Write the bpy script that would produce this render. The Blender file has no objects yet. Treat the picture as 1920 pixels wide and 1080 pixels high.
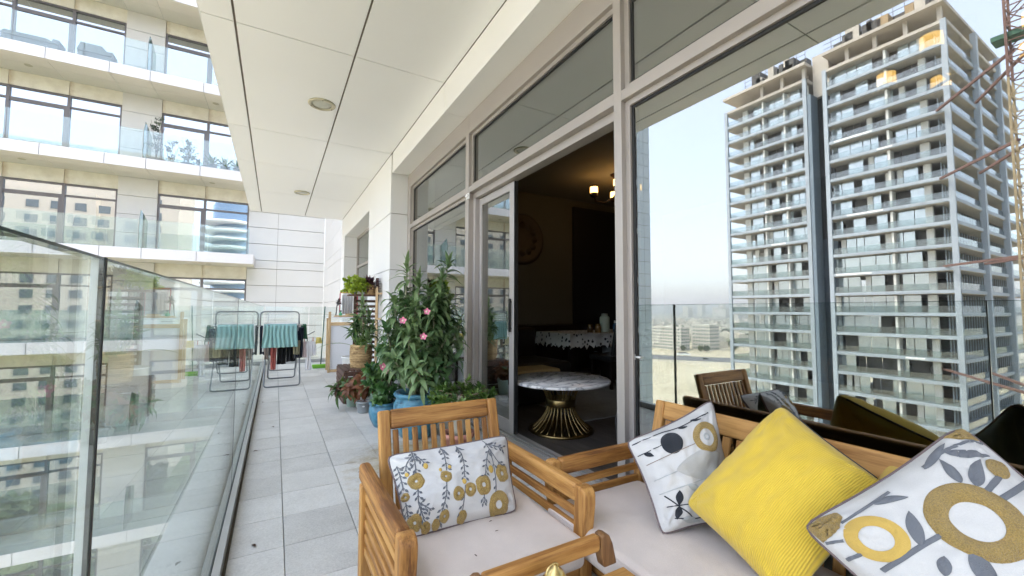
import bpy, bmesh, math, random
from mathutils import Vector, Matrix, noise as mnoise
R = math.radians
scene = bpy.context.scene
COL = scene.collection

# ---------------------------------------------------------------- camera
CAM = Vector((0.0, 0.0, 1.125))
YAW, PITCH, ROLL = R(29.85), R(3.10), R(0.147)
cam_data = bpy.data.cameras.new('camera')
cam = bpy.data.objects.new('camera', cam_data)
COL.objects.link(cam)
cam_data.sensor_fit = 'HORIZONTAL'
cam_data.sensor_width = 36.0
cam_data.lens = 36.0 * 771.7 / 1920.0
cam_data.clip_start = 0.05
cam_data.clip_end = 12000.0
fw = Vector((math.sin(YAW) * math.cos(PITCH), math.cos(YAW) * math.cos(PITCH), math.sin(PITCH)))
rt = Vector((math.cos(YAW), -math.sin(YAW), 0.0))
up = rt.cross(fw)
rt2 = rt * math.cos(ROLL) + up * math.sin(ROLL)
up2 = up * math.cos(ROLL) - rt * math.sin(ROLL)
mw = Matrix((rt2, up2, -fw)).transposed().to_4x4()
mw.translation = CAM
cam.matrix_world = mw
scene.camera = cam

# ---------------------------------------------------------------- sky, sun, exposure
SUN_EL, SUN_ROT = R(56.0), R(62.0)
world = bpy.data.worlds.new('World')
scene.world = world
world.use_nodes = True
wn = world.node_tree
wn.nodes.clear()
w_out = wn.nodes.new('ShaderNodeOutputWorld')
w_bg = wn.nodes.new('ShaderNodeBackground')
w_sky = wn.nodes.new('ShaderNodeTexSky')
w_sky.sky_type = 'NISHITA'
w_sky.sun_disc = False
w_sky.sun_elevation = SUN_EL
w_sky.sun_rotation = SUN_ROT
w_sky.altitude = 0.0
w_sky.air_density = 0.9
w_sky.dust_density = 3.0
w_sky.ozone_density = 1.0
w_bg.inputs['Strength'].default_value = 0.15
# thin white cloud veil over the whole sky
w_veil = wn.nodes.new('ShaderNodeVectorMath')
w_veil.operation = 'ADD'
w_veil.inputs[1].default_value = (2.45, 2.40, 2.42)
wn.links.new(w_sky.outputs[0], w_veil.inputs[0])
wn.links.new(w_veil.outputs[0], w_bg.inputs['Color'])
wn.links.new(w_bg.outputs[0], w_out.inputs['Surface'])
sun_data = bpy.data.lights.new('sun', 'SUN')
sun_data.energy = 1.5
sun_data.angle = R(12.0)
sun_data.color = (1.0, 0.95, 0.88)
sun = bpy.data.objects.new('sun', sun_data)
COL.objects.link(sun)
sd = Vector((math.sin(SUN_ROT) * math.cos(SUN_EL), math.cos(SUN_ROT) * math.cos(SUN_EL), math.sin(SUN_EL)))
sun.rotation_euler = sd.to_track_quat('Z', 'Y').to_euler()
sun.location = sd * 60
vs = scene.view_settings
vs.view_transform = 'Standard'
vs.look = 'None'
vs.exposure = 2.25
vs.gamma = 1.0
vs.use_curve_mapping = False
scene.display_settings.display_device = 'sRGB'
cy = scene.cycles
cy.use_denoising = True
try:
    cy.denoiser = 'OPENIMAGEDENOISE'
    cy.denoising_input_passes = 'RGB_ALBEDO_NORMAL'
except Exception:
    pass
cy.max_bounces = 10
cy.diffuse_bounces = 4
cy.glossy_bounces = 4
cy.transmission_bounces = 4
cy.transparent_max_bounces = 20
cy.caustics_reflective = False
cy.caustics_refractive = False
cy.sample_clamp_indirect = 6.0
cy.blur_glossy = 0.5

# ---------------------------------------------------------------- helpers
rng = random.Random(7)
WPOS = {}

def link(name, mesh, parent=None, loc=(0, 0, 0), rot=None):
    o = bpy.data.objects.new(name, mesh)
    COL.objects.link(o)
    loc = Vector(loc)
    if parent is not None:
        o.parent = parent
        o.location = loc - WPOS[parent.name]
    else:
        o.location = loc
    if rot is not None:
        o.rotation_mode = 'QUATERNION'
        o.rotation_quaternion = rot
    WPOS[o.name] = loc
    return o

def tag(o, label, cat, group=None):
    o['label'] = label
    o['category'] = cat
    if group:
        o['group'] = group
    return o

def thing(name, label, cat, loc=(0, 0, 0), group=None):
    return tag(link(name, None, None, loc), label, cat, group)

def structure(o):
    o['kind'] = 'structure'
    return o

class MB:
    """collects faces in world coordinates; build() makes one mesh object"""
    def __init__(self):
        self.v = []; self.f = []; self.s = []; self.uv = None
    def face(self, idx, smooth=False):
        self.f.append(idx); self.s.append(smooth)
    def box(self, lo, hi):
        x0, y0, z0 = lo; x1, y1, z1 = hi
        b = len(self.v)
        self.v += [(x0, y0, z0), (x1, y0, z0), (x1, y1, z0), (x0, y1, z0), (x0, y0, z1), (x1, y0, z1), (x1, y1, z1), (x0, y1, z1)]
        for q in ((0, 3, 2, 1), (4, 5, 6, 7), (0, 1, 5, 4), (1, 2, 6, 5), (2, 3, 7, 6), (3, 0, 4, 7)):
            self.face(tuple(b + i for i in q))
        return self
    def quad(self, a, b, c, d, smooth=False):
        i = len(self.v); self.v += [tuple(a), tuple(b), tuple(c), tuple(d)]
        self.face((i, i + 1, i + 2, i + 3), smooth)
    def bar(self, p, q, w, h, upv=(0, 0, 1)):
        p = Vector(p); q = Vector(q); d = (q - p).normalized(); u = Vector(upv)
        s = d.cross(u)
        if s.length < 1e-4:
            s = d.cross(Vector((1, 0, 0)))
        s.normalize(); u = s.cross(d)
        b = len(self.v)
        for e in (p, q):
            for a, c in ((-1, -1), (1, -1), (1, 1), (-1, 1)):
                self.v.append(tuple(e + s * (a * w / 2) + u * (c * h / 2)))
        for k in range(4):
            self.face((b + k, b + (k + 1) % 4, b + 4 + (k + 1) % 4, b + 4 + k))
        self.face((b + 3, b + 2, b + 1, b)); self.face((b + 4, b + 5, b + 6, b + 7))
        return self
    def tube(self, pts, r, seg=8, cap=True):
        pts = [Vector(p) for p in pts]
        n = len(pts)
        rs = r if isinstance(r, (list, tuple)) else [r] * n
        t0 = (pts[1] - pts[0]).normalized()
        u = t0.orthogonal().normalized()
        base = len(self.v)
        for i, p in enumerate(pts):
            if i == 0: t = t0
            elif i == n - 1: t = (pts[-1] - pts[-2]).normalized()
            else: t = ((pts[i] - pts[i - 1]).normalized() + (pts[i + 1] - pts[i]).normalized())
            if t.length < 1e-6: t = t0
            t.normalize()
            u = (u - t * u.dot(t))
            if u.length < 1e-6: u = t.orthogonal()
            u.normalize()
            w = t.cross(u)
            for k in range(seg):
                a = 2 * math.pi * k / seg
                self.v.append(tuple(p + (u * math.cos(a) + w * math.sin(a)) * rs[i]))
        for i in range(n - 1):
            for k in range(seg):
                a = base + i * seg + k; b = base + i * seg + (k + 1) % seg
                self.face((a, b, b + seg, a + seg), True)
        if cap:
            self.face(tuple(base + k for k in reversed(range(seg))))
            self.face(tuple(base + (n - 1) * seg + k for k in range(seg)))
        return self
    def lathe(self, prof, c=(0, 0, 0), seg=24, close=True, wob=None):
        """prof: list of (r, z) going round the section"""
        base = len(self.v); n = len(prof); c = Vector(c)
        for i, (r, z) in enumerate(prof):
            for k in range(seg):
                a = 2 * math.pi * k / seg
                rr = r * (1 + (wob(a, z) if wob else 0))
                self.v.append((c.x + rr * math.cos(a), c.y + rr * math.sin(a), c.z + z))
        for i in range(n - 1):
            for k in range(seg):
                a = base + i * seg + k; b = base + i * seg + (k + 1) % seg
                self.face((a, b, b + seg, a + seg), True)
        if close:
            if prof[0][0] > 1e-5: self.face(tuple(base + k for k in reversed(range(seg))))
            if prof[-1][0] > 1e-5: self.face(tuple(base + (n - 1) * seg + k for k in range(seg)))
        return self
    def build(self, name, mat, parent=None, origin=None, bevel=0.0, mats=None):
        if origin is None:
            xs = [p[0] for p in self.v]; ys = [p[1] for p in self.v]; zs = [p[2] for p in self.v]
            origin = ((min(xs) + max(xs)) / 2, (min(ys) + max(ys)) / 2, min(zs))
        ox, oy, oz = origin
        me = bpy.data.meshes.new(name)
        me.from_pydata([(a - ox, b - oy, c - oz) for a, b, c in self.v], [], self.f)
        for p, s in zip(me.polygons, self.s):
            p.use_smooth = s
        if mats:
            for m in mats[0]: me.materials.append(m)
            for p, i in zip(me.polygons, mats[1]): p.material_index = i
        else:
            me.materials.append(mat)
        if self.uv is not None:
            lay = me.uv_layers.new(name='UVMap')
            for p in me.polygons:
                for li in p.loop_indices:
                    lay.data[li].uv = self.uv[me.loops[li].vertex_index]
        if bevel:
            bevel_mesh(me, bevel)
        return link(name, me, parent, origin)

def bevel_mesh(me, w, seg=2):
    bm = bmesh.new(); bm.from_mesh(me)
    bmesh.ops.bevel(bm, geom=list(bm.edges), offset=w, segments=seg, affect='EDGES', profile=0.5, clamp_overlap=True)
    bm.to_mesh(me); bm.free()

_cache = {}
def box_mesh(sx, sy, sz, mat, bev, seg=1):
    key = (round(sx, 4), round(sy, 4), round(sz, 4), mat.name, bev, seg)
    if key in _cache: return _cache[key]
    mb = MB().box((-sx / 2, -sy / 2, -sz / 2), (sx / 2, sy / 2, sz / 2))
    me = bpy.data.meshes.new('box')
    me.from_pydata(mb.v, [], mb.f)
    me.materials.append(mat)
    if bev:
        bevel_mesh(me, min(bev, min(sx, sy, sz) * 0.45), seg)
        if seg > 1:
            for p in me.polygons: p.use_smooth = False
    _cache[key] = me
    return me

def box(name, lo, hi, mat, parent=None, bev=0.0, seg=1):
    lo = Vector(lo); hi = Vector(hi); s = hi - lo
    return link(name, box_mesh(s.x, s.y, s.z, mat, bev, seg), parent, (lo + hi) / 2)

def bar(name, p, q, w, h, mat, parent=None, bev=0.004, upv=(0, 0, 1), seg=2):
    """bar from p to q; local X runs along it, h is the size along upv"""
    p = Vector(p); q = Vector(q); d = (q - p); L = d.length; d.normalize()
    u = Vector(upv); s = u.cross(d)
    if s.length < 1e-4: s = Vector((0, 1, 0)).cross(d)
    s.normalize(); u = d.cross(s)
    rot = Matrix((d, s, u)).transposed().to_quaternion()
    return link(name, box_mesh(L, w, h, mat, bev, seg), parent, (p + q) / 2, rot)

def dup(o, parent, loc, rot=None, scale=None):
    """copy of one object (shares the mesh)"""
    c = o.copy(); COL.objects.link(c)
    loc = Vector(loc)
    c.parent = parent
    c.location = loc - (WPOS[parent.name] if parent else Vector())
    if rot is not None:
        c.rotation_mode = 'QUATERNION'; c.rotation_quaternion = rot
    if scale is not None: c.scale = scale
    WPOS[c.name] = loc
    return c

# ---------------------------------------------------------------- materials
def _new(name):
    m = bpy.data.materials.new(name); m.use_nodes = True
    nt = m.node_tree; nt.nodes.clear()
    out = nt.nodes.new('ShaderNodeOutputMaterial')
    return m, nt, out

def _math(nt, op, a, b=None, clamp=False):
    n = nt.nodes.new('ShaderNodeMath'); n.operation = op; n.use_clamp = clamp
    for i, x in enumerate((a, b)):
        if x is None: continue
        if isinstance(x, (int, float)): n.inputs[i].default_value = x
        else: nt.links.new(x, n.inputs[i])
    return n.outputs[0]

def _noise(nt, vec, scale, detail=4, rough=0.55):
    n = nt.nodes.new('ShaderNodeTexNoise')
    n.inputs['Scale'].default_value = scale; n.inputs['Detail'].default_value = detail
    n.inputs['Roughness'].default_value = rough
    if vec is not None: nt.links.new(vec, n.inputs['Vector'])
    return n.outputs['Fac']

def _ramp(nt, fac, stops):
    n = nt.nodes.new('ShaderNodeValToRGB')
    els = n.color_ramp.elements
    while len(els) < len(stops): els.new(0.5)
    for e, (p, c) in zip(els, stops):
        e.position = p; e.color = (*c, 1) if len(c) == 3 else c
    nt.links.new(fac, n.inputs[0])
    return n.outputs[0]

def _coords(nt, kind='Object', scale=(1, 1, 1), rnd=False):
    tc = nt.nodes.new('ShaderNodeTexCoord')
    mp = nt.nodes.new('ShaderNodeMapping')
    mp.inputs['Scale'].default_value = scale
    if kind == 'World':
        g = nt.nodes.new('ShaderNodeNewGeometry'); nt.links.new(g.outputs['Position'], mp.inputs['Vector'])
    else:
        nt.links.new(tc.outputs[kind], mp.inputs['Vector'])
    if rnd:
        oi = nt.nodes.new('ShaderNodeObjectInfo')
        c = nt.nodes.new('ShaderNodeCombineXYZ')
        a = _math(nt, 'MULTIPLY', oi.outputs['Random'], 37.0); b = _math(nt, 'MULTIPLY', oi.outputs['Random'], 71.0)
        nt.links.new(a, c.inputs[0]); nt.links.new(b, c.inputs[1]); nt.links.new(a, c.inputs[2])
        nt.links.new(c.outputs[0], mp.inputs['Location'])
    return mp.outputs[0]

def _principled(nt, out):
    p = nt.nodes.new('ShaderNodeBsdfPrincipled')
    nt.links.new(p.outputs[0], out.inputs[0])
    return p

def _bump(nt, p, fac, strength, dist=0.01):
    b = nt.nodes.new('ShaderNodeBump'); b.inputs['Strength'].default_value = strength; b.inputs['Distance'].default_value = dist
    nt.links.new(fac, b.inputs['Height']); nt.links.new(b.outputs[0], p.inputs['Normal'])

def M(name, col, rough=0.6, metal=0.0, var=0.08, vscale=3.0, fine=0.0, fscale=120.0, bump=0.0, bscale=60.0, rnd=0.0, coord='Object', stretch=(1, 1, 1), spec=0.5, sheen=0.0):
    """plain surface: base colour broken up by a broad and a fine noise, a tone shift per object, and a small bump"""
    m, nt, out = _new(name); p = _principled(nt, out)
    vec = _coords(nt, coord, stretch, rnd=coord == 'Object')
    n = nt.nodes.new('ShaderNodeMath'); n.operation = 'MULTIPLY_ADD'
    nt.links.new(_noise(nt, vec, vscale, 5), n.inputs[0]); n.inputs[1].default_value = 2 * var; n.inputs[2].default_value = 1 - var
    val = n.outputs[0]
    if fine:
        n = nt.nodes.new('ShaderNodeMath'); n.operation = 'MULTIPLY_ADD'
        nt.links.new(_noise(nt, vec, fscale, 2), n.inputs[0]); n.inputs[1].default_value = 2 * fine; n.inputs[2].default_value = 1 - fine
        val = _math(nt, 'MULTIPLY', val, n.outputs[0])
    if rnd:
        oi = nt.nodes.new('ShaderNodeObjectInfo')
        n = nt.nodes.new('ShaderNodeMath'); n.operation = 'MULTIPLY_ADD'
        nt.links.new(oi.outputs['Random'], n.inputs[0]); n.inputs[1].default_value = 2 * rnd; n.inputs[2].default_value = 1 - rnd
        val = _math(nt, 'MULTIPLY', val, n.outputs[0])
    mix = nt.nodes.new('ShaderNodeVectorMath'); mix.operation = 'SCALE'
    mix.inputs[0].default_value = col
    nt.links.new(val, mix.inputs['Scale'])
    nt.links.new(mix.outputs[0], p.inputs['Base Color'])
    p.inputs['Roughness'].default_value = rough; p.inputs['Metallic'].default_value = metal
    p.inputs['Specular IOR Level'].default_value = spec
    if sheen: p.inputs['Sheen Weight'].default_value = sheen
    if bump: _bump(nt, p, _noise(nt, vec, bscale, 3), bump)
    return m

def wood(name, dark, mid, light, rough=0.5, scale=1.0):
    """grain runs along local X, a different cut and tone on every piece"""
    m, nt, out = _new(name); p = _principled(nt, out)
    vec = _coords(nt, 'Object', (1.4 * scale, 17 * scale, 17 * scale), rnd=True)
    g = _noise(nt, vec, 2.0, 6, 0.65)
    vec2 = _coords(nt, 'Object', (5 * scale, 160 * scale, 160 * scale), rnd=True)
    f = _noise(nt, vec2, 1.5, 3)
    t = _math(nt, 'MULTIPLY', f, 0.25)
    t2 = _math(nt, 'ADD', g, t)
    oi = nt.nodes.new('ShaderNodeObjectInfo')
    t3 = _math(nt, 'MULTIPLY_ADD', oi.outputs['Random'], 0.2); nt.nodes[-1].inputs[2].default_value = -0.22
    fac = _math(nt, 'ADD', t2, t3)
    nt.links.new(_ramp(nt, fac, [(0.30, dark), (0.47, mid), (0.64, light)]), p.inputs['Base Color'])
    p.inputs['Roughness'].default_value = rough
    _bump(nt, p, f, 0.12, 0.003)
    return m

def _schlick(nt, r0):
    g = nt.nodes.new('ShaderNodeNewGeometry')
    d = nt.nodes.new('ShaderNodeVectorMath'); d.operation = 'DOT_PRODUCT'
    nt.links.new(g.outputs['Normal'], d.inputs[0]); nt.links.new(g.outputs['Incoming'], d.inputs[1])
    a = _math(nt, 'ABSOLUTE', d.outputs['Value'])
    k = _math(nt, 'POWER', _math(nt, 'SUBTRACT', 1.0, a), 5.0)
    n = nt.nodes.new('ShaderNodeMath'); n.operation = 'MULTIPLY_ADD'; n.use_clamp = True
    nt.links.new(k, n.inputs[0]); n.inputs[1].default_value = 1 - r0; n.inputs[2].default_value = r0
    return n.outputs[0]

def glass(name, tint, r0, refl=(1, 1, 1), rough=0.0, film=0.0, filmcol=(0.6, 0.6, 0.58)):
    """flat glazing: part goes straight through with a tint, part is mirrored (more at grazing angles)"""
    m, nt, out = _new(name)
    tr = nt.nodes.new('ShaderNodeBsdfTransparent'); tr.inputs[0].default_value = (*tint, 1)
    gl = nt.nodes.new('ShaderNodeBsdfGlossy'); gl.inputs['Color'].default_value = (*refl, 1); gl.inputs['Roughness'].default_value = rough
    mx = nt.nodes.new('ShaderNodeMixShader')
    nt.links.new(_schlick(nt, r0), mx.inputs[0]); nt.links.new(tr.outputs[0], mx.inputs[1]); nt.links.new(gl.outputs[0], mx.inputs[2])
    res = mx.outputs[0]
    if film:
        df = nt.nodes.new('ShaderNodeBsdfDiffuse'); df.inputs[0].default_value = (*filmcol, 1)
        m2 = nt.nodes.new('ShaderNodeMixShader')
        vec = _coords(nt, 'World', (1, 1, 0.35))
        k = _math(nt, 'MULTIPLY', _noise(nt, vec, 2.5, 6, 0.65), film)
        nt.links.new(k, m2.inputs[0]); nt.links.new(res, m2.inputs[1]); nt.links.new(df.outputs[0], m2.inputs[2])
        res = m2.outputs[0]
    nt.links.new(res, out.inputs[0])
    return m

def mirrorpane(name, base, r0, refl=(1, 1, 1)):
    """coated window seen from outside: mirrors its surroundings over a dark room"""
    m, nt, out = _new(name)
    p = nt.nodes.new('ShaderNodeBsdfDiffuse'); p.inputs[0].default_value = (*base, 1)
    gl = nt.nodes.new('ShaderNodeBsdfGlossy'); gl.inputs['Color'].default_value = (*refl, 1); gl.inputs['Roughness'].default_value = 0.0
    vec = _coords(nt, 'World')
    b = nt.nodes.new('ShaderNodeBump'); b.inputs['Strength'].default_value = 0.02; b.inputs['Distance'].default_value = 0.05
    nt.links.new(_noise(nt, vec, 0.9, 1), b.inputs['Height']); nt.links.new(b.outputs[0], gl.inputs['Normal'])
    mx = nt.nodes.new('ShaderNodeMixShader')
    nt.links.new(_schlick(nt, r0), mx.inputs[0]); nt.links.new(p.outputs[0], mx.inputs[1]); nt.links.new(gl.outputs[0], mx.inputs[2])
    nt.links.new(mx.outputs[0], out.inputs[0])
    return m

def emit(name, col, strength):
    m, nt, out = _new(name)
    e = nt.nodes.new('ShaderNodeEmission'); e.inputs[0].default_value = (*col, 1); e.inputs[1].default_value = strength
    nt.links.new(e.outputs[0], out.inputs[0])
    return m

def leafmat(name, dark, light, rough=0.45, trans=0.25, rnd=0.25):
    m, nt, out = _new(name)
    p = nt.nodes.new('ShaderNodeBsdfPrincipled'); p.inputs['Roughness'].default_value = rough
    vec = _coords(nt, 'World')
    oi = nt.nodes.new('ShaderNodeObjectInfo')
    f = _math(nt, 'ADD', _noise(nt, vec, 9.0, 3), _math(nt, 'MULTIPLY', _math(nt, 'SUBTRACT', oi.outputs['Random'], 0.5), rnd * 2))
    c = _ramp(nt, f, [(0.3, dark), (0.75, light)])
    nt.links.new(c, p.inputs['Base Color'])
    t = nt.nodes.new('ShaderNodeBsdfTranslucent'); nt.links.new(c, t.inputs[0])
    mx = nt.nodes.new('ShaderNodeMixShader'); mx.inputs[0].default_value = trans
    nt.links.new(p.outputs[0], mx.inputs[1]); nt.links.new(t.outputs[0], mx.inputs[2])
    nt.links.new(mx.outputs[0], out.inputs[0])
    return m

# ================================================================ materials of the setting
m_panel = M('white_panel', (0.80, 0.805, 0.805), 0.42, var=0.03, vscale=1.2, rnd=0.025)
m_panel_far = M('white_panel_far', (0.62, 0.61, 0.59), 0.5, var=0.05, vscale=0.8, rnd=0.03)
m_soffit = M('soffit_panel', (0.84, 0.85, 0.86), 0.4, var=0.03, vscale=1.5, rnd=0.02)
m_gap = M('joint_gap', (0.20, 0.17, 0.145), 0.9)
m_frame = M('bronze_grey_aluminium', (0.41, 0.375, 0.345), 0.42, metal=0.35, var=0.04, vscale=2.0)
m_sash = M('grey_aluminium', (0.43, 0.405, 0.39), 0.4, metal=0.35, var=0.04, vscale=2.0)
m_gasket = M('black_rubber', (0.012, 0.012, 0.012), 0.5)
m_steel = M('brushed_steel', (0.55, 0.55, 0.54), 0.32, metal=0.9, var=0.08, vscale=4)
m_channel = M('anodised_channel', (0.42, 0.42, 0.41), 0.42, metal=0.5, var=0.12, vscale=5, fine=0.05)
m_concrete = M('ledge_concrete', (0.46, 0.46, 0.44), 0.8, var=0.14, vscale=2.0, fine=0.1, fscale=90, bump=0.1, bscale=120)
m_pane = glass('window_glass', (0.42, 0.46, 0.44), 0.30, refl=(0.93, 0.95, 0.94))
m_railglass = glass('railing_glass', (0.945, 0.972, 0.962), 0.042, refl=(0.95, 1.0, 0.98), film=0.02)
m_glassedge = M('green_glass_edge', (0.02, 0.05, 0.045), 0.15)

def stone_tile():
    m, nt, out = _new('grey_granite_tile'); p = _principled(nt, out)
    vec = _coords(nt, 'Object', rnd=True)
    big = _noise(nt, vec, 5.0, 5, 0.6)
    fine = _noise(nt, vec, 120.0, 3, 0.75)
    med = _noise(nt, vec, 70.0, 3, 0.6)
    oi = nt.nodes.new('ShaderNodeObjectInfo')
    a = _math(nt, 'MULTIPLY', fine, 0.6); b = _math(nt, 'MULTIPLY', med, 0.3); c = _math(nt, 'MULTIPLY', big, 0.45)
    d = _math(nt, 'MULTIPLY', oi.outputs['Random'], 0.20)
    s = _math(nt, 'ADD', _math(nt, 'ADD', a, b), _math(nt, 'ADD', c, d))
    wv = _coords(nt, 'World', (1, 1, 1))
    # damp ochre stain left by the watering round the pots
    g = nt.nodes.new('ShaderNodeNewGeometry')
    vm = nt.nodes.new('ShaderNodeVectorMath'); vm.operation = 'DISTANCE'
    nt.links.new(g.outputs['Position'], vm.inputs[0]); vm.inputs[1].default_value = (1.12, 3.1, 0.0)
    dist = _math(nt, 'ADD', vm.outputs['Value'], _math(nt, 'MULTIPLY', _noise(nt, wv, 6.0, 5, 0.7), 1.3))
    stain = _math(nt, 'MULTIPLY', _math(nt, 'SUBTRACT', 1.32, dist), 2.5, clamp=True)
    base = _ramp(nt, s, [(0.35, (0.28, 0.272, 0.255)), (0.68, (0.50, 0.485, 0.455)), (0.95, (0.64, 0.625, 0.59))])
    mx = nt.nodes.new('ShaderNodeMix'); mx.data_type = 'RGBA'; mx.blend_type = 'MULTIPLY'
    nt.links.new(stain, mx.inputs[0]); nt.links.new(base, mx.inputs[6]); mx.inputs[7].default_value = (0.62, 0.50, 0.30, 1)
    nt.links.new(mx.outputs[2], p.inputs['Base Color'])
    p.inputs['Roughness'].default_value = 0.62
    _bump(nt, p, s, 0.25, 0.004)
    return m
m_tile = stone_tile()
m_grout = M('cement_grout', (0.26, 0.26, 0.25), 0.9, var=0.15, vscale=8)
m_grime = M('dirt_strip', (0.10, 0.085, 0.065), 0.95, var=0.5, vscale=14)

# ================================================================ balcony floor (setting) with its tiles
floor = structure(link('balcony_floor', None, None, (0.6, 3.5, 0)))
mb = MB().box((-0.155, -3.2, -0.20), (1.70, 9.85, -0.011))
mb.build('floor_bed', m_grout, floor)
TW = 0.3256
xj = [-0.155] + [0.069 + TW * k for k in range(6)]
yj = [2.624 + TW * k for k in range(-18, 23)]
yj[-1] = 9.84
for i in range(len(xj) - 1):
    for j in range(len(yj) - 1):
        x0, x1 = xj[i] + 0.002, xj[i + 1] - 0.002
        y0, y1 = yj[j] + 0.002, yj[j + 1] - 0.002
        if y0 < -1.3: continue
        if x0 > 1.34 and y0 > 6.2: continue
        o = box('floor_tile', (x0, y0, -0.011), (x1, y1, 0.0), m_tile, floor, 0.0018)
        o.location.z += rng.uniform(-0.0012, 0.0008)
        if i > 0 and rng.random() < 0.5:
            o.rotation_euler.z = math.pi if rng.random() < 0.5 else 0

# ================================================================ own building
XF = 1.74                      # front of the window frames
ZS, ZB = 3.547, 3.224          # soffit, bulkhead bottom
apt = thing('apartment_building', 'white panelled building with the tiled balcony, its soffit, pillar and grey framed windows', 'building', (3.0, 4.0, -0.5))
# slab and outer ledge
mb = MB().box((-0.502, -3.2, -0.62), (8.0, 11.85, -0.20))
mb.build('floor_slab', m_concrete, apt)
lw = [-1.4, 1.1, 3.6, 6.1, 8.6, 10.2]
for a, b in zip(lw[:-1], lw[1:]):
    box('ledge_stone', (-0.515, a + 0.003, -0.20), (-0.262, b - 0.003, -0.15), m_concrete, apt, 0.004)
# soffit
box('soffit_backing', (-0.59, -3.2, ZS + 0.022), (8.0, 11.84, ZS + 0.40), m_gap, apt)
sx = [(-0.602, -0.376), (-0.358, 0.583), (0.601, 1.492)]
sy = [-3.2, -0.57, 1.745, 4.064, 6.38, 7.858, 9.726, 11.846]
for (a, b) in sx:
    for y0, y1 in zip(sy[:-1], sy[1:]):
        box('soffit_panel', (a, y0 + 0.0045, ZS), (b, y1 - 0.0045, ZS + 0.02), m_soffit, apt, 0.0015)
box('soffit_edge', (-0.612, -3.2, ZS + 0.001), (-0.6035, 11.85, ZS + 0.42), m_panel, apt)
# bulkhead over the windows
bk = MB().box((1.515, -3.2, ZB + 0.02), (2.2, 6.27, ZS + 0.019)).build('bulkhead', m_gap, apt)
by = [-3.2, -0.57, 1.745, 4.064, 6.3]
for y0, y1 in zip(by[:-1], by[1:]):
    box('bulkhead_panel', (1.497, y0 + 0.003, ZB), (1.515, y1 - 0.003, ZS - 0.004), m_panel, bk, 0.001)
    box('bulkhead_underside', (1.5155, y0 + 0.003, ZB), (1.80, y1 - 0.003, ZB + 0.0195), m_panel, bk, 0.001)
box('bulkhead_end', (1.5155, 6.2725, ZB + 0.021), (2.2, 6.297, ZS - 0.004), m_panel, bk)
# pillar beyond the windows
pl = MB().box((1.515, 6.40, 0.0), (2.3, 8.06, ZS)).build('pillar', m_gap, apt)
for z0, z1 in ((0.004, 0.86), (0.868, 1.74), (1.748, 2.616), (2.626, ZS - 0.003)):
    box('pillar_panel', (1.497, 6.382, z0), (1.5145, 8.08, z1), m_panel, pl, 0.0012)
    box('pillar_side_panel', (1.5155, 6.382, z0), (2.2, 6.399, z1), m_panel, pl, 0.0012)
    box('pillar_far_panel', (1.5155, 8.061, z0), (2.2, 8.08, z1), m_panel, pl, 0.0012)
# recess with the bathroom window, block at the end of the balcony
hd = MB().box((1.515, 8.082, 3.035), (2.3, 11.3, ZS)).build('recess_head', m_gap, apt)
box('head_panel', (1.497, 8.084, 3.017), (1.5145, 10.2, ZS - 0.003), m_panel, hd, 0.0012)
box('head_panel', (1.497, 10.206, 3.017), (1.5145, 11.30, ZS - 0.003), m_panel, hd, 0.0012)
box('head_underside', (1.5155, 8.084, 3.017), (2.0, 11.296, 3.034), m_panel, hd)
eb = MB().box((1.515, 11.32, 0.0), (2.3, 11.85, ZS)).build('end_wall', m_gap, apt)
for z0, z1 in ((-0.6, 0.86), (0.868, 1.565), (1.575, 2.49), (2.50, ZS - 0.003)):
    box('end_panel', (1.497, 11.30, z0), (1.5145, 11.85, z1), m_panel, eb, 0.0012)
    box('end_jamb_panel', (1.5155, 11.302, z0), (2.0, 11.319, z1), m_panel, eb, 0.0012)
box('recess_apron', (1.70, 8.082, -0.2), (2.3, 11.298, 1.02), m_panel, apt, 0.002)
# recessed bathroom window
w = box('recessed_window', (1.80, 8.082, 1.022), (1.86, 11.298, 1.09), m_frame, apt)
for y0, y1, z0, z1 in ((8.082, 8.15, 1.09, 3.0), (11.23, 11.298, 1.09, 3.0), (9.65, 9.71, 1.09, 3.0)):
    box('frame_post', (1.80, y0, z0), (1.86, y1, z1), m_frame, w)
for z0, z1 in ((2.955, 3.015), (2.20, 2.26)):
    for y0, y1 in ((8.151, 9.649), (9.711, 11.229)):
        box('frame_rail', (1.802, y0, z0), (1.858, y1, z1), m_frame, w)
for y0, y1 in ((8.151, 9.649), (9.711, 11.229)):
    for z0, z1 in ((1.091, 2.199), (2.261, 2.954)):
        box('pane', (1.826, y0, z0), (1.834, y1, z1), m_pane, w)
# wall running on beyond the balcony to the wing
MB().box((2.25, 11.852, -46), (2.6, 24.39, 20)).build('return_wall', m_gap, apt)
zj = [-3.97, -3.1, -2.25, -1.4, -0.55, 0.30, 0.90, 1.50, 2.35, 3.20, 3.63, 4.46, 5.30, 6.10, 6.95, 7.5, 8.3, 9.15, 10.0]
for z0, z1 in zip(zj[:-1], zj[1:]):
    for y0, y1 in ((11.86, 16.2), (16.2, 20.3), (20.3, 24.37)):
        box('return_wall_panel', (2.225, y0 + 0.006, z0 + 0.007), (2.249, y1 - 0.006, z1 - 0.007), m_panel_far, apt)

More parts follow.
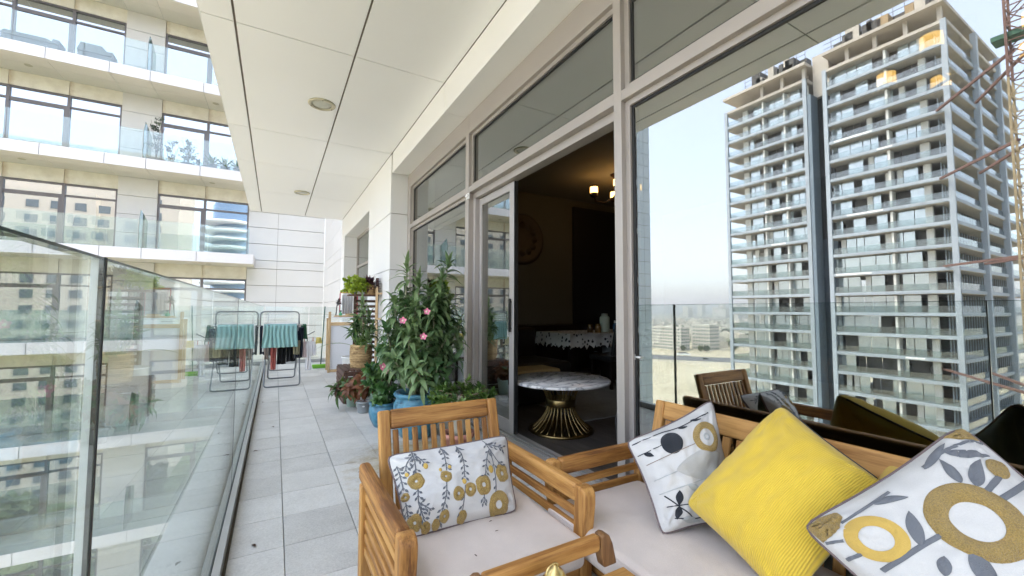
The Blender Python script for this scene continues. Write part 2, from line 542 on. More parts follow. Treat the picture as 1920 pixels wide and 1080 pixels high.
# --- window wall
def window_unit(name, y0, y1, z0, z1, parent, glassmat=None, bead=0.035):
    """stepped frame with a black gasket and one pane"""
    f = MB()
    xa, xb = XF + 0.035, XF + 0.10
    f.box((xa, y0, z0), (xb, y1, z0 + bead)).box((xa, y0, z1 - bead), (xb, y1, z1))
    f.box((xa, y0, z0 + bead), (xb, y0 + bead, z1 - bead)).box((xa, y1 - bead, z0 + bead), (xb, y1, z1 - bead))
    o = f.build(name, m_frame, parent)
    g = MB(); k = bead; t = 0.016; xa, xb = XF + 0.050, XF + 0.085
    g.box((xa, y0 + k, z0 + k), (xb, y1 - k, z0 + k + t)).box((xa, y0 + k, z1 - k - t), (xb, y1 - k, z1 - k))
    g.box((xa, y0 + k, z0 + k + t), (xb, y0 + k + t, z1 - k - t)).box((xa, y1 - k - t, z0 + k + t), (xb, y1 - k, z1 - k - t))
    g.build('gasket', m_gasket, o)
    box('pane', (1.797, y0 + k + t, z0 + k + t), (1.803, y1 - k - t, z1 - k - t), glassmat or m_pane, o)
    return o
M1a, M1b = 1.741, 1.803
M2a, M2b = 3.968, 4.050
WL, WR = 6.17, -2.35
ZT0, ZT1, ZH = 2.368, 2.430, 3.015
for y0, y1 in ((M1a, M1b), (M2a, M2b), (WL, WL + 0.07), (WR - 0.06, WR)):
    box('mullion', (XF, y0, 0.0), (XF + 0.15, y1, ZB - 0.002), m_frame, apt, 0.002)
box('window_jamb', (XF + 0.02, WL + 0.0705, 0.0), (XF + 0.14, 6.381, ZB - 0.003), m_frame, apt)
for y0, y1 in ((WR, M1a), (M1b, M2a), (M2b, WL)):
    box('transom', (XF + 0.002, y0, ZT0), (XF + 0.148, y1, ZT1), m_frame, apt, 0.002)
    box('head_rail', (XF + 0.002, y0, ZH), (XF + 0.148, y1, ZB - 0.002), m_frame, apt, 0.002)
    window_unit('upper_window', y0, y1, ZT1, ZH, apt)
for y0, y1 in ((WR, M1a), (M2b, WL)):
    box('sill_rail', (XF + 0.002, y0, 0.0), (XF + 0.148, y1, 0.06), m_frame, apt, 0.002)
    window_unit('fixed_window', y0, y1, 0.06, ZT0, apt)
# sliding door: track head, threshold, leaf slid to the far side
box('door_head', (XF + 0.055, M1b, 2.305), (XF + 0.148, M2a, ZT0 - 0.0005), m_frame, apt, 0.002)
box('door_jamb', (XF + 0.055, M1b + 0.0005, 0.02), (XF + 0.148, M1b + 0.03, 2.3045), m_sash, apt, 0.002)
box('door_jamb', (XF + 0.055, M2a - 0.055, 0.02), (XF + 0.148, M2a - 0.0005, 2.3045), m_sash, apt, 0.002)
th = box('threshold', (XF - 0.02, M1b, 0.0), (XF + 0.19, M2a, 0.02), m_sash, apt, 0.002)
for xx in (1.80, 1.85):
    box('track_rib', (xx, M1b + 0.04, 0.0205), (xx + 0.008, M2a - 0.06, 0.034), m_steel, th)
lf = box('sliding_door', (1.842, 3.185, 0.036), (1.884, 3.262, 2.300), m_sash, apt, 0.003)
box('door_stile', (1.842, 3.86, 0.036), (1.884, 3.910, 2.300), m_sash, lf, 0.003)
box('door_rail', (1.843, 3.2625, 2.225), (1.883, 3.8595, 2.299), m_sash, lf, 0.003)
box('door_rail', (1.843, 3.2625, 0.037), (1.883, 3.8595, 0.14), m_sash, lf, 0.003)
box('door_pane', (1.859, 3.263, 0.1405), (1.866, 3.859, 2.2245), m_pane, lf)
box('door_gasket', (1.846, 3.170, 0.04), (1.88, 3.1845, 2.295), m_gasket, lf)
hn = MB().bar((1.826, 3.224, 0.93), (1.826, 3.224, 1.23), 0.018, 0.018)
hn.bar((1.842, 3.224, 0.96), (1.826, 3.224, 0.96), 0.014, 0.014).bar((1.842, 3.224, 1.20), (1.826, 3.224, 1.20), 0.014, 0.014)
hn.build('door_handle', m_gasket, lf)
sn = MB().box((XF - 0.012, 3.93, 2.30), (XF - 0.0005, 4.0, 2.36)).tube([(XF - 0.03, 3.95, 2.33), (XF - 0.012, 3.95, 2.33)], 0.016, 10).tube([(XF - 0.028, 3.985, 2.33), (XF - 0.012, 3.985, 2.33)], 0.011, 10)
sn.build('door_contact', m_panel, apt)
lk = MB().tube([(XF + 0.058, 1.735, 0.86), (XF + 0.052, 1.66, 0.86)], 0.008, 8).box((XF + 0.045, 1.70, 0.845), (XF + 0.062, 1.722, 0.876))
lk.build('door_catch', m_steel, apt)

# --- soffit downlights
m_dl_ring = M('downlight_ring', (0.50, 0.47, 0.36), 0.45, metal=0.2, var=0.2, vscale=20)
m_dl_glass = M('frosted_glass', (0.52, 0.53, 0.47), 0.2, var=0.2, vscale=25)
for i, (x, y, lab) in enumerate(((0.405, 5.22, 'round recessed downlight in the soffit, the nearer and larger of two'), (0.408, 9.45, 'small round recessed downlight in the soffit, farther off near its end'))):
    d = thing('downlight', lab, 'ceiling light', (x, y, ZS - 0.01), 'recessed lights in the balcony soffit')
    MB().lathe([(0.148, 0.0095), (0.150, 0.002), (0.142, -0.006), (0.112, -0.008), (0.108, 0.004), (0.108, 0.0095)], (x, y, ZS - 0.01), 36).build('trim_ring', m_dl_ring, d)
    MB().lathe([(0.001, -0.001), (0.07, -0.0005), (0.1075, 0.003), (0.1075, 0.0095)], (x, y, ZS - 0.01), 36, close=False).build('lens', m_dl_glass, d)
    for a in (0.5, 2.6, 4.7):
        MB().lathe([(0.001, -0.011), (0.006, -0.010), (0.007, -0.0075)], (x + 0.128 * math.cos(a), y + 0.128 * math.sin(a), ZS - 0.01), 8, close=False).build('screw', m_gasket, d)

# ================================================================ glass railing
XR = -0.206
rail = thing('glass_railing', 'frameless glass railing in a metal floor channel along the balcony edge', 'railing', (XR, 3.5, 0.0))
ch = MB()
ch.box((XR - 0.045, -3.2, -0.16), (XR - 0.012, 9.88, 0.050))
ch.build('outer_channel', m_channel, rail)
ch = MB().box((XR + 0.012, -3.2, -0.16), (XR + 0.040, 9.84, 0.055))
ch.build('inner_channel', m_channel, rail)
box('channel_seal', (XR - 0.0115, -3.2, -0.1), (XR + 0.0115, 9.86, 0.034), m_gasket, rail)
box('dirt_line', (XR + 0.0405, -1.3, -0.15), (XR + 0.0505, 9.8, -0.002), m_grime, rail)
yp = [-1.55, 0.745, 3.04, 5.34, 7.63, 9.86]
for a, b in zip(yp[:-1], yp[1:]):
    a, b = a + (0.0035 if abs(a - 0.745) < 0.01 else 0.01), b - (0.0035 if abs(b - 0.745) < 0.01 else 0.01)
    g = box('glass_panel', (XR - 0.0075, a, 0.0345), (XR + 0.0075, b, 1.190), m_railglass, rail)
    box('glass_edge', (XR - 0.0076, a, 1.1902), (XR + 0.0076, b, 1.1935), m_glassedge, g)
box('joint_strip', (XR - 0.0060, 0.7418, 0.036), (XR + 0.0018, 0.7482, 1.194), m_panel, rail)
box('joint_strip', (XR + 0.0020, 0.7418, 0.036), (XR + 0.0085, 0.7482, 1.194), m_gasket, rail)
for yy in yp[2:5]:
    box('joint_strip', (XR - 0.008, yy - 0.0095, 0.036), (XR + 0.008, yy + 0.0095, 1.194), m_channel if yy > 4 else m_gasket, rail)
# short return railing at the far end
er = thing('glass_railing', 'short glass railing with a steel corner post closing the far end of the balcony', 'railing', (0.65, 9.9, 0.0))
box('floor_kerb', (XR + 0.013, 9.862, -0.2), (1.497, 9.95, 0.07), m_channel, er)
box('glass_panel', (XR + 0.03, 9.895, 0.071), (0.62, 9.908, 1.19), m_railglass, er)
box('glass_panel', (0.64, 9.895, 0.071), (1.49, 9.908, 1.19), m_railglass, er)
box('corner_post', (XR - 0.012, 9.888, -0.1), (XR + 0.012, 9.912, 1.23), m_steel, er)

# ================================================================ wing at right angles, across the void
YF, YW = 22.6, 24.4
PITCH_F = 3.835
LV = [-0.14 + PITCH_F * k for k in range(-4, 5)]
m_fascia = M('white_stone_fascia', (0.60, 0.58, 0.585), 0.55, var=0.05, vscale=2.5, rnd=0.03, fine=0.03, fscale=40)
m_wsoffit = M('cream_soffit', (0.72, 0.69, 0.62), 0.6, var=0.05, vscale=1.0, rnd=0.03)
def stained_cream():
    m, nt, out = _new('cream_band'); p = _principled(nt, out)
    tc = nt.nodes.new('ShaderNodeTexCoord'); sp = nt.nodes.new('ShaderNodeSeparateXYZ'); nt.links.new(tc.outputs['Generated'], sp.inputs[0])
    vec = _coords(nt, 'World')
    n = _noise(nt, vec, 2.2, 5, 0.65)
    e = _math(nt, 'SUBTRACT', 0.12, _math(nt, 'MULTIPLY_ADD', n, 0.16)); nt.nodes[-2].inputs[2].default_value = -0.05
    k = _math(nt, 'MULTIPLY', _math(nt, 'SUBTRACT', e, sp.outputs[0]), 9.0, clamp=True)
    mx = nt.nodes.new('ShaderNodeMix'); mx.data_type = 'RGBA'
    nt.links.new(_math(nt, 'MULTIPLY', k, 0.7), mx.inputs[0])
    nt.links.new(_ramp(nt, n, [(0.3, (0.62, 0.56, 0.45)), (0.7, (0.74, 0.69, 0.58))]), mx.inputs[6])
    mx.inputs[7].default_value = (0.36, 0.25, 0.14, 1)
    nt.links.new(mx.outputs[2], p.inputs['Base Color']); p.inputs['Roughness'].default_value = 0.65
    return m
m_band = stained_cream()
m_pier = M('travertine_pier', (0.60, 0.57, 0.525), 0.6, var=0.08, vscale=1.6, rnd=0.04, fine=0.04, fscale=30)
m_wframe = M('dark_bronze_frame', (0.13, 0.115, 0.11), 0.4, metal=0.3)
m_wpane = mirrorpane('mirror_window', (0.05, 0.06, 0.065), 0.42, refl=(0.88, 0.94, 0.98))
m_wglass = glass('wing_railing_glass', (0.86, 0.92, 0.91), 0.06, refl=(0.95, 0.98, 0.98), film=0.15, filmcol=(0.66, 0.73, 0.75))  # pale bluish diffuse film mixed in so the panels show
m_divider = glass('green_divider_glass', (0.30, 0.46, 0.38), 0.10)
m_wfloor = M('terrace_tile', (0.36, 0.36, 0.35), 0.7, var=0.1)

wing = thing('apartment_building', 'white and cream wing across the void with stacked glass fronted balconies', 'building', (-9.0, 26.0, -46.0))
mb = MB().box((-22.0, YW + 0.2, -46), (2.24, 34.0, 20.5))
mb.build('core_wall', m_gap, wing)
mb = MB().box((-22.0, YF, -46), (-0.98, YW + 0.199, LV[0] - 0.46))
mb.build('podium', m_pier, wing)
XJ = [-20.6, -18.75, -16.9, -15.0, -13.1, -11.6, -9.95, -8.1, -6.25, -4.95, -3.1, -0.98]
XW = (-11.55, -6.24)   # broad window
BAYS = [(-20.55, -13.2, (-18.7, -16.9, -15.0)), (-11.55, -6.24, (-9.73, -7.95)), (-4.86, -1.30, (-3.10,))]
PIERS = [(-13.2, -11.55), (-6.24, -4.86), (-1.30, -0.005)]
for li, f in enumerate(LV):
    zb = f - 0.45
    zsof = f + PITCH_F - 0.45
    seen = -9 < f < 16
    sl = MB().box((-20.6, YF + 0.03, zb + 0.03), (-0.99, YW + 0.2, f - 0.02)).build('balcony_slab', m_wfloor, wing)
    for a, b in zip(XJ[:-1], XJ[1:]):
        box('fascia_panel', (a + 0.012, YF, zb), (b - 0.012, YF + 0.029, f), m_fascia, sl, 0.004)
    box('fascia_end', (-0.989, YF + 0.001, zb + 0.001), (-0.962, YW + 0.1, f - 0.001), m_fascia, sl)
    for a, b in zip(XJ[:-1], XJ[1:]):
        box('soffit_panel', (a + 0.010, YF + 0.030, zb), (b - 0.010, YF + 0.88, zb + 0.028), m_wsoffit, sl)
        box('soffit_panel', (a + 0.010, YF + 0.895, zb), (b - 0.010, YW - 0.002, zb + 0.028), m_wsoffit, sl)
    # railing glass with slim joints, and the dark fixing line
    for a, b in ((-20.5, -18.9), (-18.9, -16.9), (-16.9, -14.9), (-14.9, -13.0), (-13.0, -11.0), (-11.0, -9.02), (-9.02, -7.04), (-7.04, -5.09), (-5.07, -3.15), (-3.15, -1.15)):
        box('railing_glass', (a + 0.012, YF + 0.06, f - 0.0195), (b - 0.012, YF + 0.075, f + 1.215), m_wglass, sl)
    # dividers with a pointed top
    for xd in (-5.08, -12.4):
        d = MB()
        prof = [(YF + 0.10, f), (YF + 0.10, f + 1.22), (YF + 0.30, f + 1.66), (YF + 1.35, f + 1.36), (YF + 1.35, f)]
        n = len(prof)
        d.v = [(xd - 0.01, y, z) for y, z in prof] + [(xd + 0.01, y, z) for y, z in prof]
        d.face(tuple(range(n))); d.face(tuple(reversed(range(n, 2 * n))))
        for k in range(n): d.face((k, k + n, (k + 1) % n + n, (k + 1) % n))
        d.build('balcony_divider', m_divider, sl)
    if li == len(LV) - 1:
        continue
    # wall behind: piers in courses, cream band over the windows, windows
    for a, b in PIERS:
        zz = [f, f + 0.86, f + 1.70, f + 2.53, zsof - 0.002] if b < -0.5 else None
        if zz:
            for z0, z1 in zip(zz[:-1], zz[1:]):
                box('pier_stone', (a + 0.004, YW - 0.03, z0 + 0.008), (b - 0.004, YW + 0.19, z1 - 0.008), m_pier, wing)
    for a, b, mul in BAYS:
        xs = [a] + list(mul) + [b]
        for x0, x1 in zip(xs[:-1], xs[1:]):
            box('lintel_panel', (x0 + 0.008, YW, f + 2.78), (x1 - 0.008, YW + 0.18, zsof - 0.003), m_band, wing)
        fr = MB()
        t = 0.07
        fr.box((a, YW + 0.03, f), (b, YW + 0.15, f + 0.06)).box((a, YW + 0.03, f + 2.70), (b, YW + 0.15, f + 2.775))
        fr.box((a, YW + 0.03, f + 0.06), (a + t, YW + 0.15, f + 2.70)).box((b - t, YW + 0.03, f + 0.06), (b, YW + 0.15, f + 2.70))
        for x in mul: fr.box((x - 0.05, YW + 0.02, f + 0.061), (x + 0.05, YW + 0.15, f + 2.699))
        xi = [a + t] + [v for x in mul for v in (x - 0.05, x + 0.05)] + [b - t]
        for x0, x1 in zip(xi[0::2], xi[1::2]):
            fr.box((x0, YW + 0.04, f + 2.22), (x1, YW + 0.14, f + 2.30))
        # door sashes inside the middle bay
        x0, x1 = xi[0], xi[1]
        if mul and len(mul) > 1: x0, x1 = xi[2], xi[3]
        fr.box((x0, YW + 0.045, f + 2.15), (x1, YW + 0.12, f + 2.2195)).box((x1 - 0.10, YW + 0.045, f + 0.061), (x1 - 0.0005, YW + 0.12, f + 2.1495))
        wo = fr.build('window', m_wframe, wing)
        for x0, x1 in zip(xi[0::2], xi[1::2]):
            box('pane', (x0, YW + 0.09, f + 0.061), (x1, YW + 0.10, f + 2.2195), m_wpane, wo)
            box('pane', (x0, YW + 0.09, f + 2.3005), (x1, YW + 0.10, f + 2.699), m_wpane, wo)
    # soffit lights of the balcony below this slab
    for x in (-8.9, -2.75):
        if seen:
            MB().lathe([(0.12, 0.0), (0.12, -0.012), (0.085, -0.016), (0.08, -0.006), (0.001, -0.006)], (x, YF + 1.0, zb - 0.0005), 16, close=False).build('soffit_light', m_dl_ring, sl)
# white panelled wall between the last balcony and the corner
for z0, z1 in zip(zj[:-1], zj[1:]):
    for a, b in ((-1.30, -0.006), (0.006, 2.22)):
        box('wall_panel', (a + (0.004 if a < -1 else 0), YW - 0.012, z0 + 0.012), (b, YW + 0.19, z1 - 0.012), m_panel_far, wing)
for a, b in ((-1.30, -0.006), (0.006, 2.22)):
    z = 10.0
    while z < 20:
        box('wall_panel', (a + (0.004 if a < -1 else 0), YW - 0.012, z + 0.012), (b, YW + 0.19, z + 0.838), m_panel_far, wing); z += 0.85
    z = -3.97
    while z > -14:
        box('wall_panel', (a + (0.004 if a < -1 else 0), YW - 0.012, z - 0.838), (b, YW + 0.19, z - 0.012), m_panel_far, wing); z -= 0.85
# tiled end pier
m_tiledpier = M('pale_blue_grey_tile', (0.46, 0.51, 0.53), 0.35, var=0.03, rnd=0.04)
ep = MB().box((-21.97, YF + 0.03, -46), (-20.62, YW + 0.19, 20)).build('end_pier', m_gap, wing)
z = -17.0
row = 0
while z < 19.5:
    for a, b in ((-22.0, -21.32), (-21.31, -20.61)):
        box('pier_tile', (a, YF, z), (b - 0.02, YF + 0.029, z + 0.925), m_tiledpier, ep)
    z += 0.955

# ================================================================ ground, road, tower under construction, city
ZG = -45.0
def ground_mat():
    m, nt, out = _new('sandy_ground'); p = _principled(nt, out)
    vec = _coords(nt, 'World')
    a = _noise(nt, vec, 0.035, 6, 0.65); b = _noise(nt, vec, 0.35, 5, 0.7)
    s = _math(nt, 'ADD', _math(nt, 'MULTIPLY', a, 0.6), _math(nt, 'MULTIPLY', b, 0.5))
    base = _ramp(nt, s, [(0.34, (0.24, 0.21, 0.13)), (0.46, (0.46, 0.40, 0.27)), (0.62, (0.60, 0.53, 0.38))])
    # built-up land farther off: pale plots and patches of green
    g = nt.nodes.new('ShaderNodeNewGeometry')
    sp = nt.nodes.new('ShaderNodeSeparateXYZ'); nt.links.new(g.outputs['Position'], sp.inputs[0])
    v = nt.nodes.new('ShaderNodeTexVoronoi'); v.inputs['Scale'].default_value = 0.018
    nt.links.new(vec, v.inputs['Vector'])
    city = _ramp(nt, _noise(nt, vec, 0.012, 5, 0.7), [(0.40, (0.10, 0.13, 0.055)), (0.52, (0.42, 0.38, 0.29)), (0.7, (0.62, 0.58, 0.48))])
    k = _math(nt, 'MULTIPLY', _math(nt, 'SUBTRACT', -500.0, sp.outputs[0]), 0.02, clamp=True)
    mx = nt.nodes.new('ShaderNodeMix'); mx.data_type = 'RGBA'
    nt.links.new(k, mx.inputs[0]); nt.links.new(base, mx.inputs[6]); nt.links.new(city, mx.inputs[7])
    # lawns of the park behind
    k2 = _math(nt, 'MULTIPLY', _math(nt, 'SUBTRACT', -18.0, sp.outputs[1]), 0.2, clamp=True)
    k3 = _math(nt, 'MULTIPLY', k2, _math(nt, 'MULTIPLY', _math(nt, 'ADD', sp.outputs[0], 110.0), 0.1, clamp=True))
    lawn = _ramp(nt, _noise(nt, vec, 0.05, 5, 0.6), [(0.38, (0.045, 0.075, 0.02)), (0.55, (0.09, 0.14, 0.04)), (0.66, (0.42, 0.36, 0.24))])
    mx2 = nt.nodes.new('ShaderNodeMix'); mx2.data_type = 'RGBA'
    nt.links.new(k3, mx2.inputs[0]); nt.links.new(mx.outputs[2], mx2.inputs[6]); nt.links.new(lawn, mx2.inputs[7])
    nt.links.new(mx2.outputs[2], p.inputs['Base Color']); p.inputs['Roughness'].default_value = 0.95
    return m
gm = MB()
gm.quad((-6500, -4000, ZG), (1500, -4000, ZG), (1500, 6000, ZG), (-6500, 6000, ZG))
ground = structure(gm.build('ground', ground_mat(), None, (0, 0, ZG)))
# highway crossing the sand (seen mirrored in the big pane)
m_asphalt = M('asphalt', (0.16, 0.16, 0.16), 0.9, var=0.2, vscale=0.05, coord='World')
m_line = M('road_paint', (0.75, 0.75, 0.72), 0.7)
def strip(name, pts, w, z, mat):
    b = MB(); P = [Vector((x, y, z)) for x, y in pts]
    L = []
    for i, p in enumerate(P):
        t = (P[min(i + 1, len(P) - 1)] - P[max(i - 1, 0)]).normalized(); s = Vector((-t.y, t.x, 0))
        L.append((p + s * w / 2, p - s * w / 2))
    for (a, c), (d, e) in zip(L[:-1], L[1:]): b.quad(a, c, e, d)
    return b
# road runs across the mirrored view: from about (-390,260) bearing, in real space
rp = [(-60, 644), (-168, 500), (-258, 380), (-348, 260), (-438, 140), (-588, -60), (-900, -476)]
structure(strip('road', rp, 40, ZG + 0.05, m_asphalt).build('road', m_asphalt))
structure(strip('verge', [(x + 24, y - 18) for x, y in rp], 5, ZG + 0.06, m_line).build('road_verge', M('pale_kerb', (0.5, 0.47, 0.4), 0.9)))

# ---- tower
m_tslab = M('blue_grey_slab_edge', (0.36, 0.41, 0.46), 0.7, var=0.08, vscale=0.3, rnd=0.06)
m_tconc = M('raw_concrete', (0.48, 0.44, 0.38), 0.85, var=0.15, vscale=0.4, rnd=0.05)
m_tcol = M('pale_column', (0.72, 0.71, 0.67), 0.8, var=0.1, vscale=0.5)
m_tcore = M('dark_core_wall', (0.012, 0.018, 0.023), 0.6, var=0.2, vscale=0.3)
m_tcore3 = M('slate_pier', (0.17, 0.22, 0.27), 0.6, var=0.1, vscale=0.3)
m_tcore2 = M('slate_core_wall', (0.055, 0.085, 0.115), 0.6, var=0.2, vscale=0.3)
m_tpane = mirrorpane('tower_window', (0.34, 0.40, 0.43), 0.38, refl=(0.9, 0.97, 1.0))
m_tglass = glass('tower_railing_glass', (0.74, 0.80, 0.80), 0.10)
m_tdark = M('unfinished_interior', (0.10, 0.095, 0.09), 0.9, var=0.3, vscale=0.5)
m_bwood = M('formwork_timber', (0.36, 0.26, 0.15), 0.85)
m_white = M('white_strip', (0.85, 0.85, 0.83), 0.6)
TX = -91.0
TP = 3.75
TZ = [49.65 - TP * k for k in range(0, 25)]
def railpanel(b, y0, y1, x, z):
    b.box((x, y0, z), (x + 0.04, y1, z + 1.15))
tw = thing('concrete_tower', 'unfinished concrete high-rise with blue grey slab edges, mirrored in the big window pane', 'building', (-105, 40, ZG))
rt_ = random.Random(3)
for bi, (y0, y1, depth, open_end) in enumerate(((21.2, 39.0, 46.0, 0), (41.9, 59.85, 20.0, 4.5))):
    ys = y1 - open_end
    for k, z in enumerate(TZ):
        if z < ZG: break
        xb = TX - depth
        s = MB().box((xb, y0, z - 0.55), (TX, y1, z)).build('floor_slab', m_tslab if k else m_tconc, tw)
        # underside in raw concrete
        box('slab_soffit', (xb + 0.05, y0 + 0.05, z - 0.63), (TX - 0.4, y1 - 0.05, z - 0.5505), m_tconc, s)
        if k < len(TZ) - 1 or True:
            if z > 49: continue
            # railing glass along the front edge (and the near end)
            r = MB(); railpanel(r, y0 + 0.6, y1 - 0.3, TX - 0.25, z + 0.001)
            if bi == 0:
                for c0, c1 in ((-106.0, -92.0), (-120.5, -107.5), (-133, -122)):
                    r.box((c0, y0 + 0.2, z + 0.001), (c1, y0 + 0.24, z + 1.15))
            else:
                r.box((TX - 8, y1 - 0.24, z + 0.001), (TX - 0.6, y1 - 0.2, z + 1.15))
            r.build('railing_glass', m_tglass, s)
            if k > 21: continue
            # facade set back 2 m: panes, dark openings, pale columns
            xw = TX - 2.0
            y = y0 + (3.6 if bi == 0 else 0.5)
            b_open = MB(); b_col = MB(); b_side = MB()
            while y < ys - 0.8:
                wdt = rt_.choice((1.2, 1.6, 2.0, 2.4)); y2 = min(y + wdt, ys - 0.4)
                h = z + TP - 0.75
                typ = rt_.random()
                if typ < 0.60:
                    box('window_pane', (xw, y, z + 0.02), (xw + 0.06, y2 - 0.12, h), m_tpane, s)
                elif typ < 0.86:
                    b_open.box((xw - 0.9, y, z + 0.02), (xw - 0.84, y2 - 0.1, h))
                else:
                    b_col.box((xw - 0.3, y, z + 0.02), (xw + 0.1, y + 0.8, h))
                y = y2
            if bi == 0:
                b_col.box((xw - 0.5, 24.4, z + 0.01), (xw + 0.2, 25.3, z + TP - 0.75))
                b_col.box((xw - 0.3, 29.2, z + 0.01), (xw + 1.4, 29.55, z + TP - 0.75))
                b_open.box((-132, y0 + 2.2, z + 0.02), (TX - 3, y0 + 2.26, z + TP - 0.75))
                for q in range(26):
                    b_side.box((-94 - q * 1.5, y0 + 2.08, z + 0.02), (-94 - q * 1.5 + 0.35, y0 + 2.18, z + TP - 0.75))
            else:
                b_col.box((xw - 0.4, 55.2, z + 0.01), (xw + 0.2, 56.4, z + TP - 0.75))
                b_col.box((xw - 6.0, 55.2, z + 0.01), (xw - 5.2, 56.4, z + TP - 0.75))
                for q in (46.5, 51.0): b_col.box((xw - 0.2, q, z + 0.01), (xw + 1.3, q + 0.3, z + TP - 0.75))
            if b_open.v: b_open.build('unfinished_opening', m_tdark, s)
            if b_col.v: b_col.build('column', m_tcol, s)
            if b_side.v: b_side.build('wall_studs', m_tslab, s)
            if rt_.random() < 0.25:
                a = rt_.uniform(y0 + 1, y1 - 6)
                box('fascia_cover', (TX + 0.001, a, z - 0.4), (TX + 0.05, a + rt_.uniform(2, 6), z - 0.1), m_white, s)
    # dark party wall through the whole depth of the block
    box('inner_wall', (TX - depth * 0.5 - 0.3, y0 + 3, ZG), (TX - depth * 0.5, ys - 0.2, 49.0), m_tdark, tw)
    # corner mullions running full height
    for yy in (y0, y1 - 0.7):
        box('edge_column', (TX - 0.45, yy, ZG), (TX + 0.06, yy + 0.7, 49.70), m_tslab, tw)
    # top storeys still raw
    r = MB().box((TX - depth * 0.7, y0 + 0.2, 52.85), (TX - 0.2, y1 + (0.5 if bi else 0), 53.45)).build('roof_slab', m_tconc, tw)
    q = y0 + 0.8
    while q < ys:
        box('roof_column', (TX - 2.2, q, 49.66), (TX - 1.6, q + 0.6, 52.84), m_tconc, tw)
        q += 4.35
    box('raw_back_wall', (TX - 6, y0 + 2, 49.66), (TX - 5.8, ys - 0.5, 52.84), m_tconc, tw)
    sc = MB(); q = y0 + 0.4
    while q < ys:
        sc.tube([(TX - 1.0, q, 53.46), (TX - 1.0, q, 56.4)], 0.05, 5); q += 1.6
    for zz in (54.4, 55.4, 56.3): sc.tube([(TX - 1.0, y0 + 0.4, zz), (TX - 1.0, ys, zz)], 0.05, 5)
    sc.build('roof_guard', m_tdark, tw)
    for q in range(9):
        a = rt_.uniform(y0 + 0.5, ys - 3); hh = rt_.uniform(0.6, 2.8)
        box('roof_clutter', (TX - rt_.uniform(2, 9), a, 53.46), (TX - 0.6, a + rt_.uniform(0.3, 2.4), 53.46 + hh), rt_.choice((m_tconc, m_tdark, m_bwood)), tw)
    box('roof_formwork', (TX - 5, y0 + 1, 53.46), (TX - 3, ys - 1, 55.6), m_tdark, tw)
for xx in (-106.5, -121.5):
    box('edge_column', (xx, 20.75, ZG), (xx + 1.1, 21.55, 52.0), m_tslab, tw)
# recessed core between the two blocks
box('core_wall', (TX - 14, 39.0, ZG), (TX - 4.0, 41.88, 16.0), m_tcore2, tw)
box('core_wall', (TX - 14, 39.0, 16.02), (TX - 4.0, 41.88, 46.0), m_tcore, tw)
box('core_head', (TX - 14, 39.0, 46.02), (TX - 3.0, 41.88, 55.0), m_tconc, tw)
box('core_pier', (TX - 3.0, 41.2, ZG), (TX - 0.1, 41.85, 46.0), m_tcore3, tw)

# ---- tower crane mast and ties
m_cred = M('crane_red', (0.17, 0.095, 0.08), 0.8); m_cyel = M('crane_yellow', (0.30, 0.235, 0.14), 0.8)
cr = thing('tower_crane', 'red and yellow lattice crane mast beside the unfinished tower, mirrored at the pane edge', 'crane', (-75.0, 11.2, ZG))
def lattice(b, c, z0, z1, w, step):
    x, y = c; h = w / 2
    cs = [(x - h, y - h), (x + h, y - h), (x + h, y + h), (x - h, y + h)]
    for (a, d) in cs: b.bar((a, d, z0), (a, d, z1), 0.22, 0.22, (0, 1, 0))
    z = z0; k = 0
    while z + step <= z1 + 0.01:
        for i in range(4):
            p, q = cs[i], cs[(i + 1) % 4]
            b.bar((*p, z), (*q, z), 0.11, 0.11)
            if k % 2: p, q = q, p
            b.bar((*p, z), (*q, z + step), 0.11, 0.11)
        z += step; k += 1
lattice_y = MB(); lattice(lattice_y, (-75, 11.2), ZG, 30, 2.2, 2.2); lattice_y.build('lower_mast', m_cyel, cr)
lattice_r = MB(); lattice(lattice_r, (-75, 11.2), 30.1, 60, 2.2, 2.2); lattice_r.build('upper_mast', m_cred, cr)
tie = MB()
for zz in (34.0, 22.5, 8.0, -9.0):
    for dy in (-0.9, 0.9): tie.bar((-76, 11.2 + dy, zz), (-93, 21.5 + dy * 3, zz + 0.6), 0.32, 0.32)
tie.build('wall_tie', m_cred, cr)
box('work_platform', (-76.6, 10.6, 35.2), (-74.2, 13.6, 35.8), M('green_netting', (0.06, 0.14, 0.10), 0.9), cr)

# ---- apartment blocks, low houses and trees across the road
m_bw = M('pale_render', (0.60, 0.57, 0.50), 0.8, var=0.05, vscale=0.2)
m_bwin = M('dark_windows', (0.12, 0.14, 0.15), 0.3)
def block(name, x, y, wx, wy, h, lab, rot=0.0, floors=7):
    t = thing(name, lab, 'building', (x, y, ZG), 'apartment blocks beyond the road')
    b = MB(); b.box((x - wx / 2, y - wy / 2, ZG), (x + wx / 2, y + wy / 2, ZG + h)); b.build('wall', m_bw, t)
    fh = h / floors
    for k in range(floors):
        w_ = MB(); q = y - wy / 2 + 1.5
        while q < y + wy / 2 - 2:
            w_.box((x + wx / 2 + 0.02, q, ZG + k * fh + 1.0), (x + wx / 2 + 0.2, q + 2.0, ZG + k * fh + 2.6)); q += 3.6
        q = x - wx / 2 + 1.5
        while q < x + wx / 2 - 2:
            w_.box((q, y - wy / 2 - 0.2, ZG + k * fh + 1.0), (q + 2.0, y - wy / 2 - 0.02, ZG + k * fh + 2.6)); q += 3.6
        w_.build('window_row', m_bwin, t)
    box('roof_parapet', (x - wx / 2 - 0.3, y - wy / 2 - 0.3, ZG + h + 0.01), (x + wx / 2 + 0.3, y + wy / 2 + 0.3, ZG + h + 1.0), m_bw, t)
    return t
block('apartment_block', -412, 340, 16, 44, 26, 'pale apartment block beyond the road, the longer one half behind the railing post')
